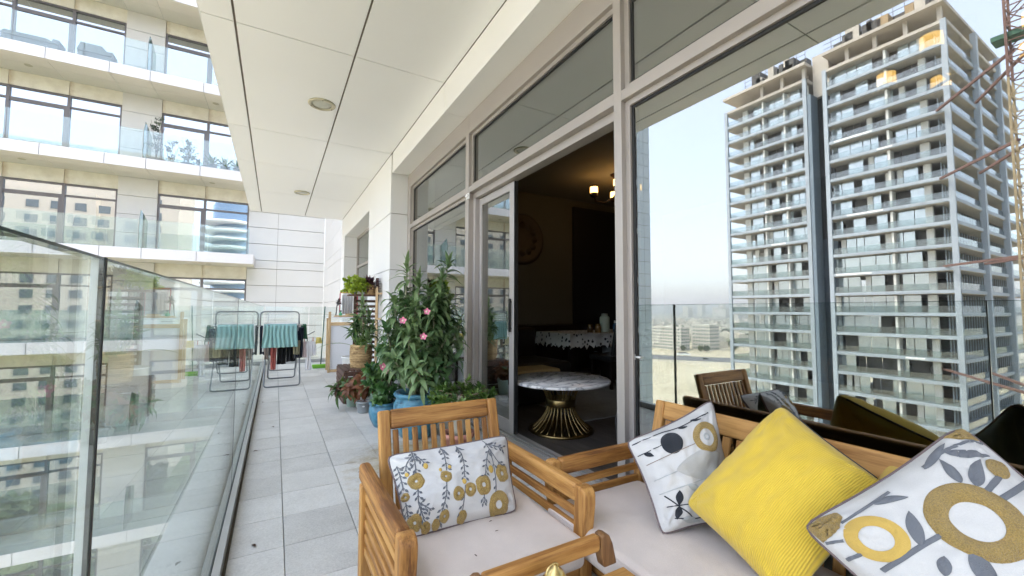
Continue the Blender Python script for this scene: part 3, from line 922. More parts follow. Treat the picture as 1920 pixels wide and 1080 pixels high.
block('apartment_block', -446, 316, 18, 24, 29, 'pale apartment block beyond the road, the shorter and taller one nearer the tower')
hm = {}
rh = random.Random(11)
m_house = M('villa_render', (0.58, 0.53, 0.44), 0.85, var=0.1, vscale=0.1, rnd=0.25)
hmesh = []
for v in range(4):
    b = MB(); wx, wy, h = rh.uniform(12, 20), rh.uniform(12, 22), rh.uniform(6, 9)
    b.box((-wx / 2, -wy / 2, 0), (wx / 2, wy / 2, h)).box((-wx / 4, -wy / 4, h), (wx / 4, wy / 5, h + 3)).box((-wx / 2 - 0.4, -wy / 2 - 0.4, h + 0.01), (-wx / 4 - 0.1, wy / 2, h + 0.8))
    me = bpy.data.meshes.new('low_house'); me.from_pydata(b.v, [], b.f); me.materials.append(m_house); hmesh.append(me)
nh = 0
while nh < 170:
    dist = rh.uniform(560, 2300); ang = R(rh.uniform(45.5, 62))
    o = link('low_house', rh.choice(hmesh), None, (3.6 - dist * math.sin(ang), dist * math.cos(ang), ZG))
    o.rotation_euler.z = rh.choice((0, R(30), R(60))) + R(57); tag(o, 'small pale flat roofed house in the distant low city', 'house', 'low houses of the distant city'); nh += 1
# far skyline
for k in range(16):
    ang = R(rh.uniform(46, 61)); dist = rh.uniform(2600, 3800)
    x, y = 3.6 - dist * math.sin(ang), dist * math.cos(ang); w_, h = rh.uniform(25, 60), rh.uniform(50, 110)
    o = box('far_tower', (x - w_ / 2, y - w_ / 2, ZG), (x + w_ / 2, y + w_ / 2, ZG + h), m_bw)
    tag(o, 'hazy high-rise on the far skyline', 'building', 'far skyline towers')
# trees between the houses: leafy clumps
m_tree = leafmat('far_foliage', (0.06, 0.085, 0.03), (0.15, 0.19, 0.07), 0.7, 0.2)
m_bark = M('bark', (0.12, 0.09, 0.065), 0.9)
def tree_mesh(seed, r, n):
    q = random.Random(seed); b = MB()
    for _ in range(n):
        d = Vector((q.gauss(0, 1), q.gauss(0, 1), q.gauss(0, 0.75))).normalized() * r * (q.random() ** 0.4)
        c = Vector((0, 0, r * 1.15)) + d * (0.8 + 0.35 * mnoise.noise(d * 0.6 + Vector((seed, 0, 0))))
        a = Vector((q.gauss(0, 1), q.gauss(0, 1), q.gauss(0, 1))).normalized(); e = a.orthogonal().normalized(); s = r * q.uniform(0.12, 0.22)
        b.quad(c - a * s, c - e * s, c + a * s, c + e * s)
    me = bpy.data.meshes.new('crown'); me.from_pydata(b.v, [], b.f); me.materials.append(m_tree); return me
crowns = [tree_mesh(s, 5.0, 260) for s in range(3)]
trunk = bpy.data.meshes.new('trunk'); tb = MB().tube([(0, 0, 0), (0.2, 0, 2), (0, 0.1, 5)], [0.5, 0.35, 0.2], 6); trunk.from_pydata(tb.v, [], tb.f); trunk.materials.append(m_bark)
def tree(x, y, s, lab, grp):
    t = thing('tree', lab, 'tree', (x, y, ZG), grp)
    a = link('crown', rh.choice(crowns), t, (x, y, ZG)); a.scale = (s, s, s * rh.uniform(0.8, 1.1)); a.rotation_euler.z = rh.uniform(0, 6)
    c = link('trunk', trunk, t, (x, y, ZG)); c.scale = (s, s, s)
for k in range(70):
    dist = rh.uniform(500, 1200); ang = R(rh.uniform(47.5, 62))
    tree(3.6 - dist * math.sin(ang), dist * math.cos(ang), rh.uniform(0.55, 1.1), 'round green tree among the distant low houses', 'trees of the distant city')
# cars and a coach on the highway
def car(x, y, L, h, mat, lab, cat, name):
    t = thing(name, lab, cat, (x, y, ZG + 0.06)); d = Vector((-0.6, -0.8, 0)).normalized(); p = Vector((x, y, ZG + 0.06))
    MB().bar(p - d * L / 2 + Vector((0, 0, 0.4 + h * 0.28)), p + d * L / 2 + Vector((0, 0, 0.4 + h * 0.28)), 2.0, h * 0.55).build('body', mat, t)
    MB().bar(p - d * L * 0.36 + Vector((0, 0, 0.4 + h * 0.72)), p + d * L * 0.30 + Vector((0, 0, 0.4 + h * 0.72)), 1.8, h * 0.33).build('cabin', m_bwin, t)
    for sgn in (-1, 1):
        c = p + d * L * 0.3 * sgn; s = Vector((-d.y, d.x, 0))
        MB().tube([c - s * 1.0 + Vector((0, 0, 0.4)), c + s * 1.0 + Vector((0, 0, 0.4))], 0.4, 10).build('wheel', m_gasket, t)
car(-362, 282, 13, 3.4, m_white, 'white coach on the highway in the mirrored view', 'coach', 'coach')
car(-352, 250, 4.6, 1.5, M('car_black', (0.03, 0.03, 0.03), 0.3), 'dark car on the highway in the mirrored view', 'car', 'car')
car(-398, 222, 4.6, 1.5, M('car_white', (0.7, 0.7, 0.7), 0.3), 'white car on the highway in the mirrored view', 'car', 'car')

# ---- buildings behind the camera, mirrored in the wing's windows
m_beige = M('beige_render', (0.56, 0.50, 0.41), 0.8, var=0.04)
bb = thing('apartment_tower', 'beige apartment tower with paired windows, mirrored in the wing windows', 'building', (-55, -95, ZG))
MB().box((-95, -120, ZG), (-24, -95, 42)).build('wall', m_beige, bb)
MB().box((-62, -94.98, ZG), (-40, -92, 30)).build('projecting_bay', m_beige, bb)
for k in range(24):
    z = ZG + 2 + k * 3.6
    if z > 38: break
    w_ = MB(); q = -93.5
    while q < -26:
        yy = -94.98
        if -63 < q < -39: yy = -91.98
        if yy == -94.98 or z < 27: w_.box((q, yy, z), (q + 2.2, yy + 0.12, z + 1.9))
        q += 4.2 if int(q) % 3 else 5.4
    w_.build('window_row', m_bwin, bb)
m_blue = mirrorpane('blue_curtain_wall', (0.13, 0.23, 0.34), 0.22, refl=(0.8, 0.9, 1.0))
bt = thing('glass_tower', 'blue glass tower with rounded white balcony bands, mirrored in a wing window', 'building', (-12, -190, ZG))
MB().lathe([(17, 0), (17, 95), (14, 100), (9, 104), (0.01, 104)], (-10, -190, ZG), 28, close=False).build('curtain_wall', m_blue, bt)
for k in range(22):
    z = ZG + 3 + k * 3.9
    MB().lathe([(11.0, 0.0), (11.4, 0.4), (11.4, 1.1), (11.0, 1.3), (9.0, 1.3)], (-19, -182, z), 22).build('balcony_band', m_white, bt)
for k in range(26):
    ang = rh.uniform(-40, 20); d = rh.uniform(25, 80)
    tree(-8 + ang * 1.4, -d, rh.uniform(0.8, 1.5), 'green park tree mirrored in the lower wing windows', 'park trees behind the camera')

# ================================================================ garden furniture
m_wood = wood('acacia_wood', (0.15, 0.055, 0.012), (0.375, 0.17, 0.042), (0.55, 0.29, 0.085), 0.58)
m_wood_d = wood('acacia_wood_dark', (0.09, 0.04, 0.014), (0.19, 0.09, 0.032), (0.30, 0.16, 0.065), 0.5)
def fabric(name, col, scale=900.0, bump=0.25, var=0.05):
    m, nt, out = _new(name); p = _principled(nt, out)
    vec = _coords(nt, 'Object')
    wv = nt.nodes.new('ShaderNodeTexChecker'); wv.inputs['Scale'].default_value = scale
    nt.links.new(vec, wv.inputs['Vector'])
    big = _noise(nt, vec, 9.0, 5, 0.6); f = _noise(nt, vec, 420.0, 2)
    n = nt.nodes.new('ShaderNodeMath'); n.operation = 'MULTIPLY_ADD'; nt.links.new(big, n.inputs[0]); n.inputs[1].default_value = 2 * var; n.inputs[2].default_value = 1 - var
    n2 = nt.nodes.new('ShaderNodeMath'); n2.operation = 'MULTIPLY_ADD'; nt.links.new(f, n2.inputs[0]); n2.inputs[1].default_value = 0.16; n2.inputs[2].default_value = 0.92
    mix = nt.nodes.new('ShaderNodeVectorMath'); mix.operation = 'SCALE'; mix.inputs[0].default_value = col
    nt.links.new(_math(nt, 'MULTIPLY', n.outputs[0], n2.outputs[0]), mix.inputs['Scale'])
    nt.links.new(mix.outputs[0], p.inputs['Base Color'])
    p.inputs['Roughness'].default_value = 0.9; p.inputs['Sheen Weight'].default_value = 0.15; p.inputs['Specular IOR Level'].default_value = 0.2
    _bump(nt, p, _math(nt, 'ADD', f, _math(nt, 'MULTIPLY', big, 1.5)), bump, 0.004)
    return m
m_pad = fabric('beige_seat_fabric', (0.66, 0.58, 0.525), var=0.10, bump=0.35)
m_piping = fabric('taupe_piping', (0.16, 0.12, 0.12))

def rounded_post(name, prof, axis, c, w, mat, parent, bev=0.006):
    """prof in (along, z), extruded by w across; axis 'Y' means along = Y, across = X at c"""
    b = MB(); n = len(prof)
    for s in (-w / 2, w / 2):
        for a, z in prof:
            b.v.append((c + s, a, z) if axis == 'Y' else (a, c + s, z))
    b.face(tuple(range(n))); b.face(tuple(reversed(range(n, 2 * n))))
    for k in range(n): b.face((k, k + n, (k + 1) % n + n, (k + 1) % n))
    me = bpy.data.meshes.new(name)
    ox = sum(p[0] for p in b.v) / len(b.v); oy = sum(p[1] for p in b.v) / len(b.v)
    # local X is the grain axis: stand the mesh along X and turn the object
    rot = Matrix(((0, 0, -1), (0, 1, 0), (1, 0, 0))).to_quaternion()      # local x -> world z
    inv = rot.inverted()
    vs = [inv @ Vector((x - ox, y - oy, z)) for x, y, z in b.v]
    me.from_pydata([tuple(v) for v in vs], [], b.f); me.materials.append(mat)
    bm = bmesh.new(); bm.from_mesh(me); bmesh.ops.recalc_face_normals(bm, faces=list(bm.faces)); bm.to_mesh(me); bm.free()
    bevel_mesh(me, bev, 2)
    return link(name, me, parent, (ox, oy, 0), rot)

def arm_profile(front, back, z):
    """front post of an arm: round shoulder at the top, waist below; front < back or reversed by sign"""
    s = 1 if back > front else -1
    pts = [(front + s * 0.004, z - 0.028), (front + s * 0.012, z - 0.010), (front + s * 0.026, z - 0.002), (front + s * 0.044, z - 0.001), (front + s * 0.066, z - 0.004), (front + s * 0.070, z - 0.05),
           (front + s * 0.080, z - 0.20), (front + s * 0.082, 0.0), (front + s * 0.030, 0.0), (front + s * 0.026, z - 0.22), (front + s * 0.012, z - 0.12), (front + s * 0.004, z - 0.06)]
    return pts

def side_frame(parent, axis, c, front, back, z, nsl=6, th=0.048, split=None):
    s = 1 if back > front else -1
    P = (lambda a, zz: (c, a, zz)) if axis == 'Y' else (lambda a, zz: (a, c, zz))
    rounded_post('front_leg', arm_profile(front, back, z), axis, c, th + 0.006, m_wood, parent, 0.008)
    bar('rear_leg', P(back - s * 0.03, 0.0), P(back - s * 0.03, z - 0.078), th, 0.05, m_wood, parent, 0.005, upv=(0, 1, 0) if axis == 'Y' else (1, 0, 0))
    bar('arm_rail', P(front + s * 0.0675, z - 0.037), P(back + s * 0.02, z - 0.037), th, 0.072, m_wood, parent, 0.016, seg=3)
    zz = z - 0.105
    for k in range(nsl):
        bar('arm_slat', P(front + s * 0.076, zz - 0.014), P(back - s * 0.054, zz - 0.014), 0.017, 0.031, m_wood, parent, 0.003)
        zz -= 0.055

def seat_pad(name, lo, hi, label, cat, grp, puff=0.012):
    """box cushion with soft edges, crowned top and a piped seam"""
    b = MB(); N = 14
    x0, y0, z0 = lo; x1, y1, z1 = hi
    t = thing(name, label, cat, ((x0 + x1) / 2, (y0 + y1) / 2, z0), grp)
    mb = MB().box((x0, y0, z0), (x1, y1, z1))
    me = bpy.data.meshes.new('pad'); me.from_pydata([(a - (x0 + x1) / 2, bb - (y0 + y1) / 2, c - z0) for a, bb, c in mb.v], [], mb.f)
    bm = bmesh.new(); bm.from_mesh(me)
    bmesh.ops.bevel(bm, geom=list(bm.edges), offset=0.028, segments=4, affect='EDGES', profile=0.5)
    bmesh.ops.subdivide_edges(bm, edges=[e for e in bm.edges if e.calc_length() > 0.12], cuts=22, use_grid_fill=True)
    for v in bm.verts:
        if v.co.z > (z1 - z0) * 0.6:
            u = (v.co.x + (x1 - x0) / 2) / (x1 - x0); w = (v.co.y + (y1 - y0) / 2) / (y1 - y0)
            v.co.z += puff * (max(0, u * (1 - u) * w * (1 - w)) * 16) ** 0.5 + 0.006 * mnoise.noise(Vector((v.co.x * 6 + x0, v.co.y * 6, 0))) + 0.002 * mnoise.noise(Vector((v.co.x * 21, v.co.y * 21 + y0, 3)))
    for f in bm.faces: f.smooth = True
    bm.to_mesh(me); bm.free(); me.materials.append(m_pad)
    link('pad_cover', me, t, ((x0 + x1) / 2, (y0 + y1) / 2, z0))
    i = 0.006
    zt = z1 - 0.012
    loop = [(x0 + i, y0 + 0.03, zt), (x0 + 0.03, y0 + i, zt), (x1 - 0.03, y0 + i, zt), (x1 - i, y0 + 0.03, zt), (x1 - i, y1 - 0.03, zt), (x1 - 0.03, y1 - i, zt), (x0 + 0.03, y1 - i, zt), (x0 + i, y1 - 0.03, zt), (x0 + i, y0 + 0.03, zt)]
    MB().tube(loop, 0.0035, 6).build('piping', m_pad, t)
    return t

def slat_back(parent, axis, a0, a1, base, top_off, zlo, zt, nsl, mat):
    """leaning back between a0 and a1 along the axis ('X' for the chair, 'Y' for the sofa)"""
    # base/top_off: coordinate of the back plane at z=zlo and z=zt
    def P(a, z, d=0.0):
        k = (z - zlo) / (zt - zlo); q = base + (top_off - base) * k + d
        return (a, q, z) if axis == 'X' else (q, a, z)
    lean = Vector(P(0, zt)) - Vector(P(0, zlo)); lean.normalize()
    nrm = Vector((0, 1, 0)) if axis == 'X' else Vector((1, 0, 0))
    sg = 1 if a1 > a0 else -1
    for a in (a0 + sg * 0.026, a1 - sg * 0.026):
        bar('back_post', P(a, zlo), P(a, zt - 0.006), 0.052, 0.036, mat, parent, 0.010, upv=nrm, seg=3)
    bar('top_rail', P(a0 + sg * 0.0525, zt - 0.046), P(a1 - sg * 0.0525, zt - 0.046), 0.030, 0.085, mat, parent, 0.010, upv=lean, seg=3)
    bar('lower_rail', P(a0 + sg * 0.0525, zlo + 0.06), P(a1 - sg * 0.0525, zlo + 0.06), 0.028, 0.05, mat, parent, 0.004, upv=lean)
    w = abs(a1 - a0) - 0.105
    for k in range(nsl):
        a = a0 + sg * (0.0525 + w * (k + 0.5) / nsl)
        bar('back_slat', P(a, zlo + 0.088), P(a, zt - 0.090), w / nsl * 0.56, 0.014, mat, parent, 0.003, upv=nrm)

# ---- lounge chair
chair = thing('lounge_chair', 'slatted acacia wood armchair on the grey tiles in front of the pots', 'chair', (0.692, 1.54, 0.0))
side_frame(chair, 'Y', 0.355, 1.203, 1.882, 0.468, 5)
side_frame(chair, 'Y', 1.030, 1.203, 1.882, 0.468, 5)
slat_back(chair, 'X', 0.408, 0.996, 1.765, 1.913, 0.113, 0.680, 11, m_wood)
bar('front_apron', (0.383, 1.256, 0.160), (1.003, 1.256, 0.160), 0.026, 0.075, m_wood, chair)
bar('rear_apron', (0.383, 1.802, 0.085), (1.003, 1.802, 0.085), 0.026, 0.05, m_wood, chair)
for k in range(7):
    bar('seat_slat', (0.383, 1.304 + k * 0.070, 0.190), (1.003, 1.304 + k * 0.070, 0.190), 0.045, 0.016, m_wood, chair, 0.003)
seat_pad('seat_cushion', (0.388, 1.187, 0.200), (0.996, 1.754, 0.306), 'beige box seat cushion on the wooden armchair', 'cushion', None)

# ---- sofa against the window
sofa = thing('garden_sofa', 'long slatted acacia wood sofa with its back to the big window', 'sofa', (1.3, 0.4, 0.0))
side_frame(sofa, 'X', 1.521, 1.044, 1.654, 0.468, 5)
side_frame(sofa, 'X', -0.657, 1.044, 1.654, 0.468, 5)
slat_back(sofa, 'Y', 1.468, -0.610, 1.5635, 1.701, 0.113, 0.680, 33, m_wood)
bar('front_apron', (1.097, 1.489, 0.160), (1.097, -0.625, 0.160), 0.026, 0.075, m_wood, sofa)
for k in range(5):
    bar('seat_slat', (1.155 + k * 0.095, 1.489, 0.190), (1.155 + k * 0.095, -0.625, 0.190), 0.055, 0.016, m_wood, sofa, 0.003)
seat_pad('seat_cushion', (1.012, 0.530, 0.200), (1.5635, 1.479, 0.306), 'long beige seat cushion on the sofa under the patterned pillows', 'cushion', None)
seat_pad('seat_cushion', (1.012, -0.604, 0.200), (1.5635, 0.5215, 0.306), 'beige seat cushion on the sofa end nearest the camera, below the big ring pillow', 'cushion', None)

# ---- low table with a raised end rail
tb = thing('side_table', 'low wooden table with a raised end rail in front of the armchair', 'table', (0.66, 0.68, 0.0))
for k in range(7):
    bar('top_plank', (0.429, 0.488 + k * 0.0784, 0.306), (0.980, 0.488 + k * 0.0784, 0.306), 0.072, 0.020, m_wood, tb, 0.003)
for yy in (0.488, 0.986):
    bar('top_batten', (0.456, yy, 0.279), (0.954, yy, 0.279), 0.03, 0.032, m_wood, tb)
for xx in (0.450, 0.949):
    for yy in (0.498, 1.012):
        bar('leg', (xx, yy, 0.0), (xx, yy, 0.262), 0.045, 0.045, m_wood_d, tb)
rounded_post('rail_post', [(0.920, 0.317), (0.973, 0.317), (0.957, 0.383), (0.943, 0.412), (0.926, 0.420), (0.909, 0.416), (0.909, 0.357)], 'X', 1.032, 0.036, m_wood_d, tb, 0.005)
rounded_post('rail_post', [(0.437, 0.317), (0.490, 0.317), (0.500, 0.357), (0.500, 0.416), (0.483, 0.420), (0.466, 0.412), (0.453, 0.383)], 'X', 1.032, 0.036, m_wood_d, tb, 0.005)
bar('end_rail', (0.501, 1.032, 0.393), (0.908, 1.032, 0.393), 0.032, 0.049, m_wood, tb, 0.010, seg=3)

# ---- brass lantern on the table
m_brass = M('brass', (0.62, 0.47, 0.20), 0.28, metal=1.0, var=0.12, vscale=14)
m_gold = M('polished_gold', (0.23, 0.165, 0.07), 0.30, metal=1.0, var=0.06)
m_lglass = glass('lantern_glass', (0.9, 0.9, 0.85), 0.06)
ln = thing('lantern', 'small brass lantern with a ring handle on the low table', 'lantern', (0.670, 0.931, 0.317))
lc = (0.670, 0.931, 0.317)
MB().lathe([(0.001, 0.0), (0.042, 0.0), (0.044, 0.006), (0.036, 0.014), (0.001, 0.016)], lc, 24, close=False).build('base', m_brass, ln)
MB().lathe([(0.030, 0.0165), (0.031, 0.045), (0.030, 0.0725)], lc, 20, close=False).build('glass_chimney', m_lglass, ln)
for k in range(4):
    a = k * math.pi / 2 + 0.4
    MB().tube([(lc[0] + 0.034 * math.cos(a), lc[1] + 0.034 * math.sin(a), lc[2] + 0.012), (lc[0] + 0.034 * math.cos(a), lc[1] + 0.034 * math.sin(a), lc[2] + 0.076)], 0.0022, 6).build('rod', m_brass, ln)
MB().lathe([(0.001, 0.072), (0.046, 0.073), (0.048, 0.078), (0.034, 0.084), (0.029, 0.100), (0.020, 0.114), (0.008, 0.121), (0.006, 0.128), (0.001, 0.129)], lc, 24, close=False).build('dome', m_brass, ln)
ring = [(lc[0] - 0.012 + 0.020 * math.cos(a), lc[1] - 0.004 + 0.004 * math.sin(a), lc[2] + 0.118 + 0.013 * math.sin(a) + 0.006 * math.cos(a)) for a in [2 * math.pi * k / 20 for k in range(21)]]
MB().tube(ring, 0.0024, 6).build('ring_handle', m_brass, ln)

# ================================================================ pillows with embroidery
m_white_cloth = fabric('white_cotton', (0.58, 0.57, 0.555), bump=0.2, var=0.03)
m_green_back = fabric('dark_green_cotton', (0.045, 0.075, 0.078), bump=0.2)
m_grey_thread = fabric('grey_thread', (0.155, 0.165, 0.185), bump=0.5)
m_dark_thread = fabric('charcoal_thread', (0.028, 0.032, 0.040), bump=0.6)
m_pale_thread = fabric('pale_grey_thread', (0.42, 0.44, 0.44), bump=0.5)
m_cream_thread = fabric('cream_tufting', (0.50, 0.49, 0.465), bump=0.9)
m_brown_thread = fabric('brown_thread', (0.26, 0.20, 0.16), bump=0.4)
def tuft_mat(name, dark, light):
    m, nt, out = _new(name); p = _principled(nt, out)
    vec = _coords(nt, 'Object')
    f = _noise(nt, vec, 330.0, 3, 0.7); g = _noise(nt, vec, 30.0, 3)
    nt.links.new(_ramp(nt, _math(nt, 'ADD', _math(nt, 'MULTIPLY', f, 0.8), _math(nt, 'MULTIPLY', g, 0.25)), [(0.32, dark), (0.66, light)]), p.inputs['Base Color'])
    p.inputs['Roughness'].default_value = 0.95; p.inputs['Sheen Weight'].default_value = 0.3
    _bump(nt, p, f, 1.0, 0.012)
    return m
m_mustard = tuft_mat('mustard_tufting', (0.30, 0.175, 0.025), (0.66, 0.43, 0.085))
m_mustard_flat = fabric('mustard_thread', (0.58, 0.39, 0.10), bump=0.5)
def corduroy(name, col):
    m, nt, out = _new(name); p = _principled(nt, out)
    tc = nt.nodes.new('ShaderNodeTexCoord'); sp = nt.nodes.new('ShaderNodeSeparateXYZ'); nt.links.new(tc.outputs['UV'], sp.inputs[0])
    s = _math(nt, 'SINE', _math(nt, 'MULTIPLY', sp.outputs[1], 2 * math.pi * 74))
    s01 = _math(nt, 'MULTIPLY_ADD', s, 0.5); nt.nodes[-1].inputs[2].default_value = 0.5
    vec = _coords(nt, 'Object')
    n = _noise(nt, vec, 8.0, 4)
    t = _math(nt, 'ADD', _math(nt, 'MULTIPLY', s01, 0.55), _math(nt, 'MULTIPLY', n, 0.45))
    nt.links.new(_ramp(nt, t, [(0.2, tuple(c * 0.86 for c in col)), (0.6, col), (1.0, tuple(min(1, c * 1.1) for c in col))]), p.inputs['Base Color'])
    p.inputs['Roughness'].default_value = 0.85; p.inputs['Sheen Weight'].default_value = 0.25; p.inputs['Specular IOR Level'].default_value = 0.2
    _bump(nt, p, s01, 0.4, 0.005)
    return m
m_yellow = corduroy('yellow_corduroy', (0.74, 0.515, 0.058))
m_olive = corduroy('olive_corduroy', (0.40, 0.33, 0.05))

class Pillow:
    def __init__(self, c, thick, inset=0.07, q=0.62, sag=0.0, seed=0, front_sign=1, wr=0.010):
        self.c = [Vector(p) for p in c]; self.T = thick; self.inset = inset; self.q = q; self.seed = seed; self.wr = wr
        n = (self.c[1] - self.c[0]).cross(self.c[3] - self.c[0]) + (self.c[3] - self.c[2]).cross(self.c[1] - self.c[2])
        n.normalize()
        ctr = sum(self.c, Vector()) / 4
        if n.dot(CAM - ctr) < 0: n = -n
        self.n = n
    def flat(self, u, v):
        a = self.inset
        uu = 0.5 + (u - 0.5) * (1 - a * (1 - (2 * v - 1) ** 2)); vv = 0.5 + (v - 0.5) * (1 - a * (1 - (2 * u - 1) ** 2))
        kc = 1 - 0.055 * (abs(2 * u - 1) ** 9) * (abs(2 * v - 1) ** 9)
        uu = 0.5 + (uu - 0.5) * kc; vv = 0.5 + (vv - 0.5) * kc
        c = self.c
        return (c[0] * (1 - uu) + c[1] * uu) * (1 - vv) + (c[3] * (1 - uu) + c[2] * uu) * vv
    def h(self, u, v):
        k = max(0.0, (1 - abs(2 * u - 1) ** 2.6) * (1 - abs(2 * v - 1) ** 2.6)) ** self.q
        du, dv = min(u, 1 - u), min(v, 1 - v); cr = math.atan2(dv, du) * 5
        edge = max(0.0, 1 - 2.6 * math.hypot(du, dv))
        w = self.wr * mnoise.noise(Vector((u * 5 + self.seed, v * 5, 0.3))) + 0.5 * self.wr * mnoise.noise(Vector((u * 13, v * 13 + self.seed, 0.7))) + edge * 1.6 * self.wr * mnoise.noise(Vector((cr * 1.7 + self.seed * 3, math.hypot(du, dv) * 3, (u > .5) * 5 + (v > .5) * 9)))
        return self.T / 2 * k + w * min(1, k * 3)
    def S(self, u, v, off=0.0):
        u = min(0.999, max(0.001, u)); v = min(0.999, max(0.001, v))
        e = 0.01
        p = self.flat(u, v) + self.n * self.h(u, v)
        if off:
            du = self.flat(u + e, v) + self.n * self.h(min(.999, u + e), v) - p; dv = self.flat(u, v + e) + self.n * self.h(u, min(.999, v + e)) - p
            nn = du.cross(dv); nn.normalize()
            if nn.dot(self.n) < 0: nn = -nn
            p = p + nn * off
        return p
    def build(self, name, label, mf, mb_, piping, N=64, zipper=None):
        ctr = sum(self.c, Vector()) / 4
        t = thing(name, label, 'pillow', (ctr.x, ctr.y, min(p.z for p in self.c)))
        for side, mat, nm in ((1, mf, 'front_cover'), (-1, mb_, 'back_cover')):
            b = MB(); b.uv = []
            for j in range(N + 1):
                for i in range(N + 1):
                    u, v = i / N, j / N
                    b.v.append(tuple(self.flat(u, v) + self.n * (self.h(u, v) * side * (1 if side > 0 else 0.8)))); b.uv.append((u, v))
            for j in range(N):
                for i in range(N):
                    a = j * (N + 1) + i; q = (a, a + 1, a + N + 2, a + N + 1)
                    b.face(q if side > 0 else q[::-1], True)
            b.build(nm, mat, t)
        if piping is not None:
            loop = [self.flat(i / 16, 0) for i in range(16)] + [self.flat(1, i / 16) for i in range(16)] + [self.flat(1 - i / 16, 1) for i in range(16)] + [self.flat(0, 1 - i / 16) for i in range(17)]
            MB().tube(loop, 0.0042, 7, cap=False).build('piping', piping, t)
        self.t = t
        return t
    # --- appliqué pieces that follow the cloth
    def ring(self, u, v, ro, ri, mat, off=0.004, asp=1.0, name='tufted_ring', wob=0.0, seg=40, wu=None):
        b = MB(); rad = [ri, (ri * 2 + ro) / 3, (ri + 2 * ro) / 3, ro] if ri > 0 else [0.0005, ro * 0.4, ro * 0.75, ro]
        off += 0.001; offs = [0.0014, off, off, 0.0014] if ri > 0 else [off, off, off, 0.0014]
        ph = self.seed + u * 9
        for r, o in zip(rad, offs):
            for k in range(seg):
                a = 2 * math.pi * k / seg; rr = r * (1 + wob * mnoise.noise(Vector((math.cos(a) * 1.6 + ph, math.sin(a) * 1.6, v * 7))))
                b.v.append(tuple(self.S(u + rr * math.cos(a), v + rr * asp * math.sin(a), o)))
        for i in range(3):
            for k in range(seg):
                a = i * seg + k; c = i * seg + (k + 1) % seg; b.face((a, c, c + seg, a + seg), True)
        if ri <= 0: b.face(tuple(reversed(range(seg))), True)
        return b.build(name, mat, self.t)
    def _ribbon(self, b, pts, widths, off, asp):
        P = []
        for i, (u, v) in enumerate(pts):
            a = pts[max(i - 1, 0)]; c = pts[min(i + 1, len(pts) - 1)]
            tx, ty = c[0] - a[0], (c[1] - a[1]) / asp; L = math.hypot(tx, ty) or 1; sx, sy = -ty / L, tx / L * asp
            w = widths[i] / 2
            m = 8 if max(widths) > 0.1 else (4 if max(widths) > 0.02 else 2)
            P.append([(u + sx * w * (1 - 2 * k / m), v + sy * w * (1 - 2 * k / m)) for k in range(m + 1)])
        base = len(b.v); n1 = len(P[0])
        for row in P:
            for k, (u, v) in enumerate(row): b.v.append(tuple(self.S(u, v, off + 0.0012 if 0 < k < n1 - 1 else 0.0014)))
        for i in range(len(P) - 1):
            for k in range(n1 - 1):
                a = base + i * n1 + k; b.face((a, a + 1, a + n1 + 1, a + n1), True)
    @staticmethod
    def smooth(pts, n=10):
        if len(pts) == 2: return [tuple(pts[0][k] + (pts[1][k] - pts[0][k]) * i / n for k in (0, 1)) for i in range(n + 1)]
        out = []
        for s in range(len(pts) - 1):
            p0 = pts[max(s - 1, 0)]; p1 = pts[s]; p2 = pts[s + 1]; p3 = pts[min(s + 2, len(pts) - 1)]
            for i in range(n if s < len(pts) - 2 else n + 1):
                t = i / n
                out.append(tuple(0.5 * (2 * p1[k] + (p2[k] - p0[k]) * t + (2 * p0[k] - 5 * p1[k] + 4 * p2[k] - p3[k]) * t * t + (3 * p1[k] - p0[k] - 3 * p2[k] + p3[k]) * t ** 3) for k in (0, 1)))
        return out
    def stem(self, pts, w, mat, asp=1.0, off=0.0022):
        b = MB(); p = self.smooth(pts, 6); self._ribbon(b, p, [w] * len(p), off, asp); return b.build('stitched_stem', mat, self.t)
    def leaf(self, pts, w, mat, asp=1.0, off=0.0026, name='stitched_leaf'):
        b = MB(); p = self.smooth(pts, 8); n = len(p)
        self._ribbon(b, p, [w * max(0.06, math.sin(math.pi * (i / (n - 1)) ** 0.85)) for i in range(n)], off, asp)
        return b.build(name, mat, self.t)
    def poly(self, pts, mat, off=0.004, name='tufted_corner'):
        b = MB(); n = 10
        cu = sum(p[0] for p in pts) / len(pts); cv = sum(p[1] for p in pts) / len(pts)
        out = []
        for i in range(len(pts)):
            p, q = pts[i], pts[(i + 1) % len(pts)]
            for k in range(6): out.append((p[0] + (q[0] - p[0]) * k / 6, p[1] + (q[1] - p[1]) * k / 6))
        m_ = len(out)
        for f, o in ((1.0, 0.0014), (0.85, off), (0.6, off), (0.3, off), (0.02, off)):
            for (u, v) in out: b.v.append(tuple(self.S(cu + (u - cu) * f, cv + (v - cv) * f, o)))
        for i in range(4):
            for k in range(m_):
                a = i * m_ + k; c = i * m_ + (k + 1) % m_; b.face((a, c, c + m_, a + m_), True)
        return b.build(name, mat, self.t)
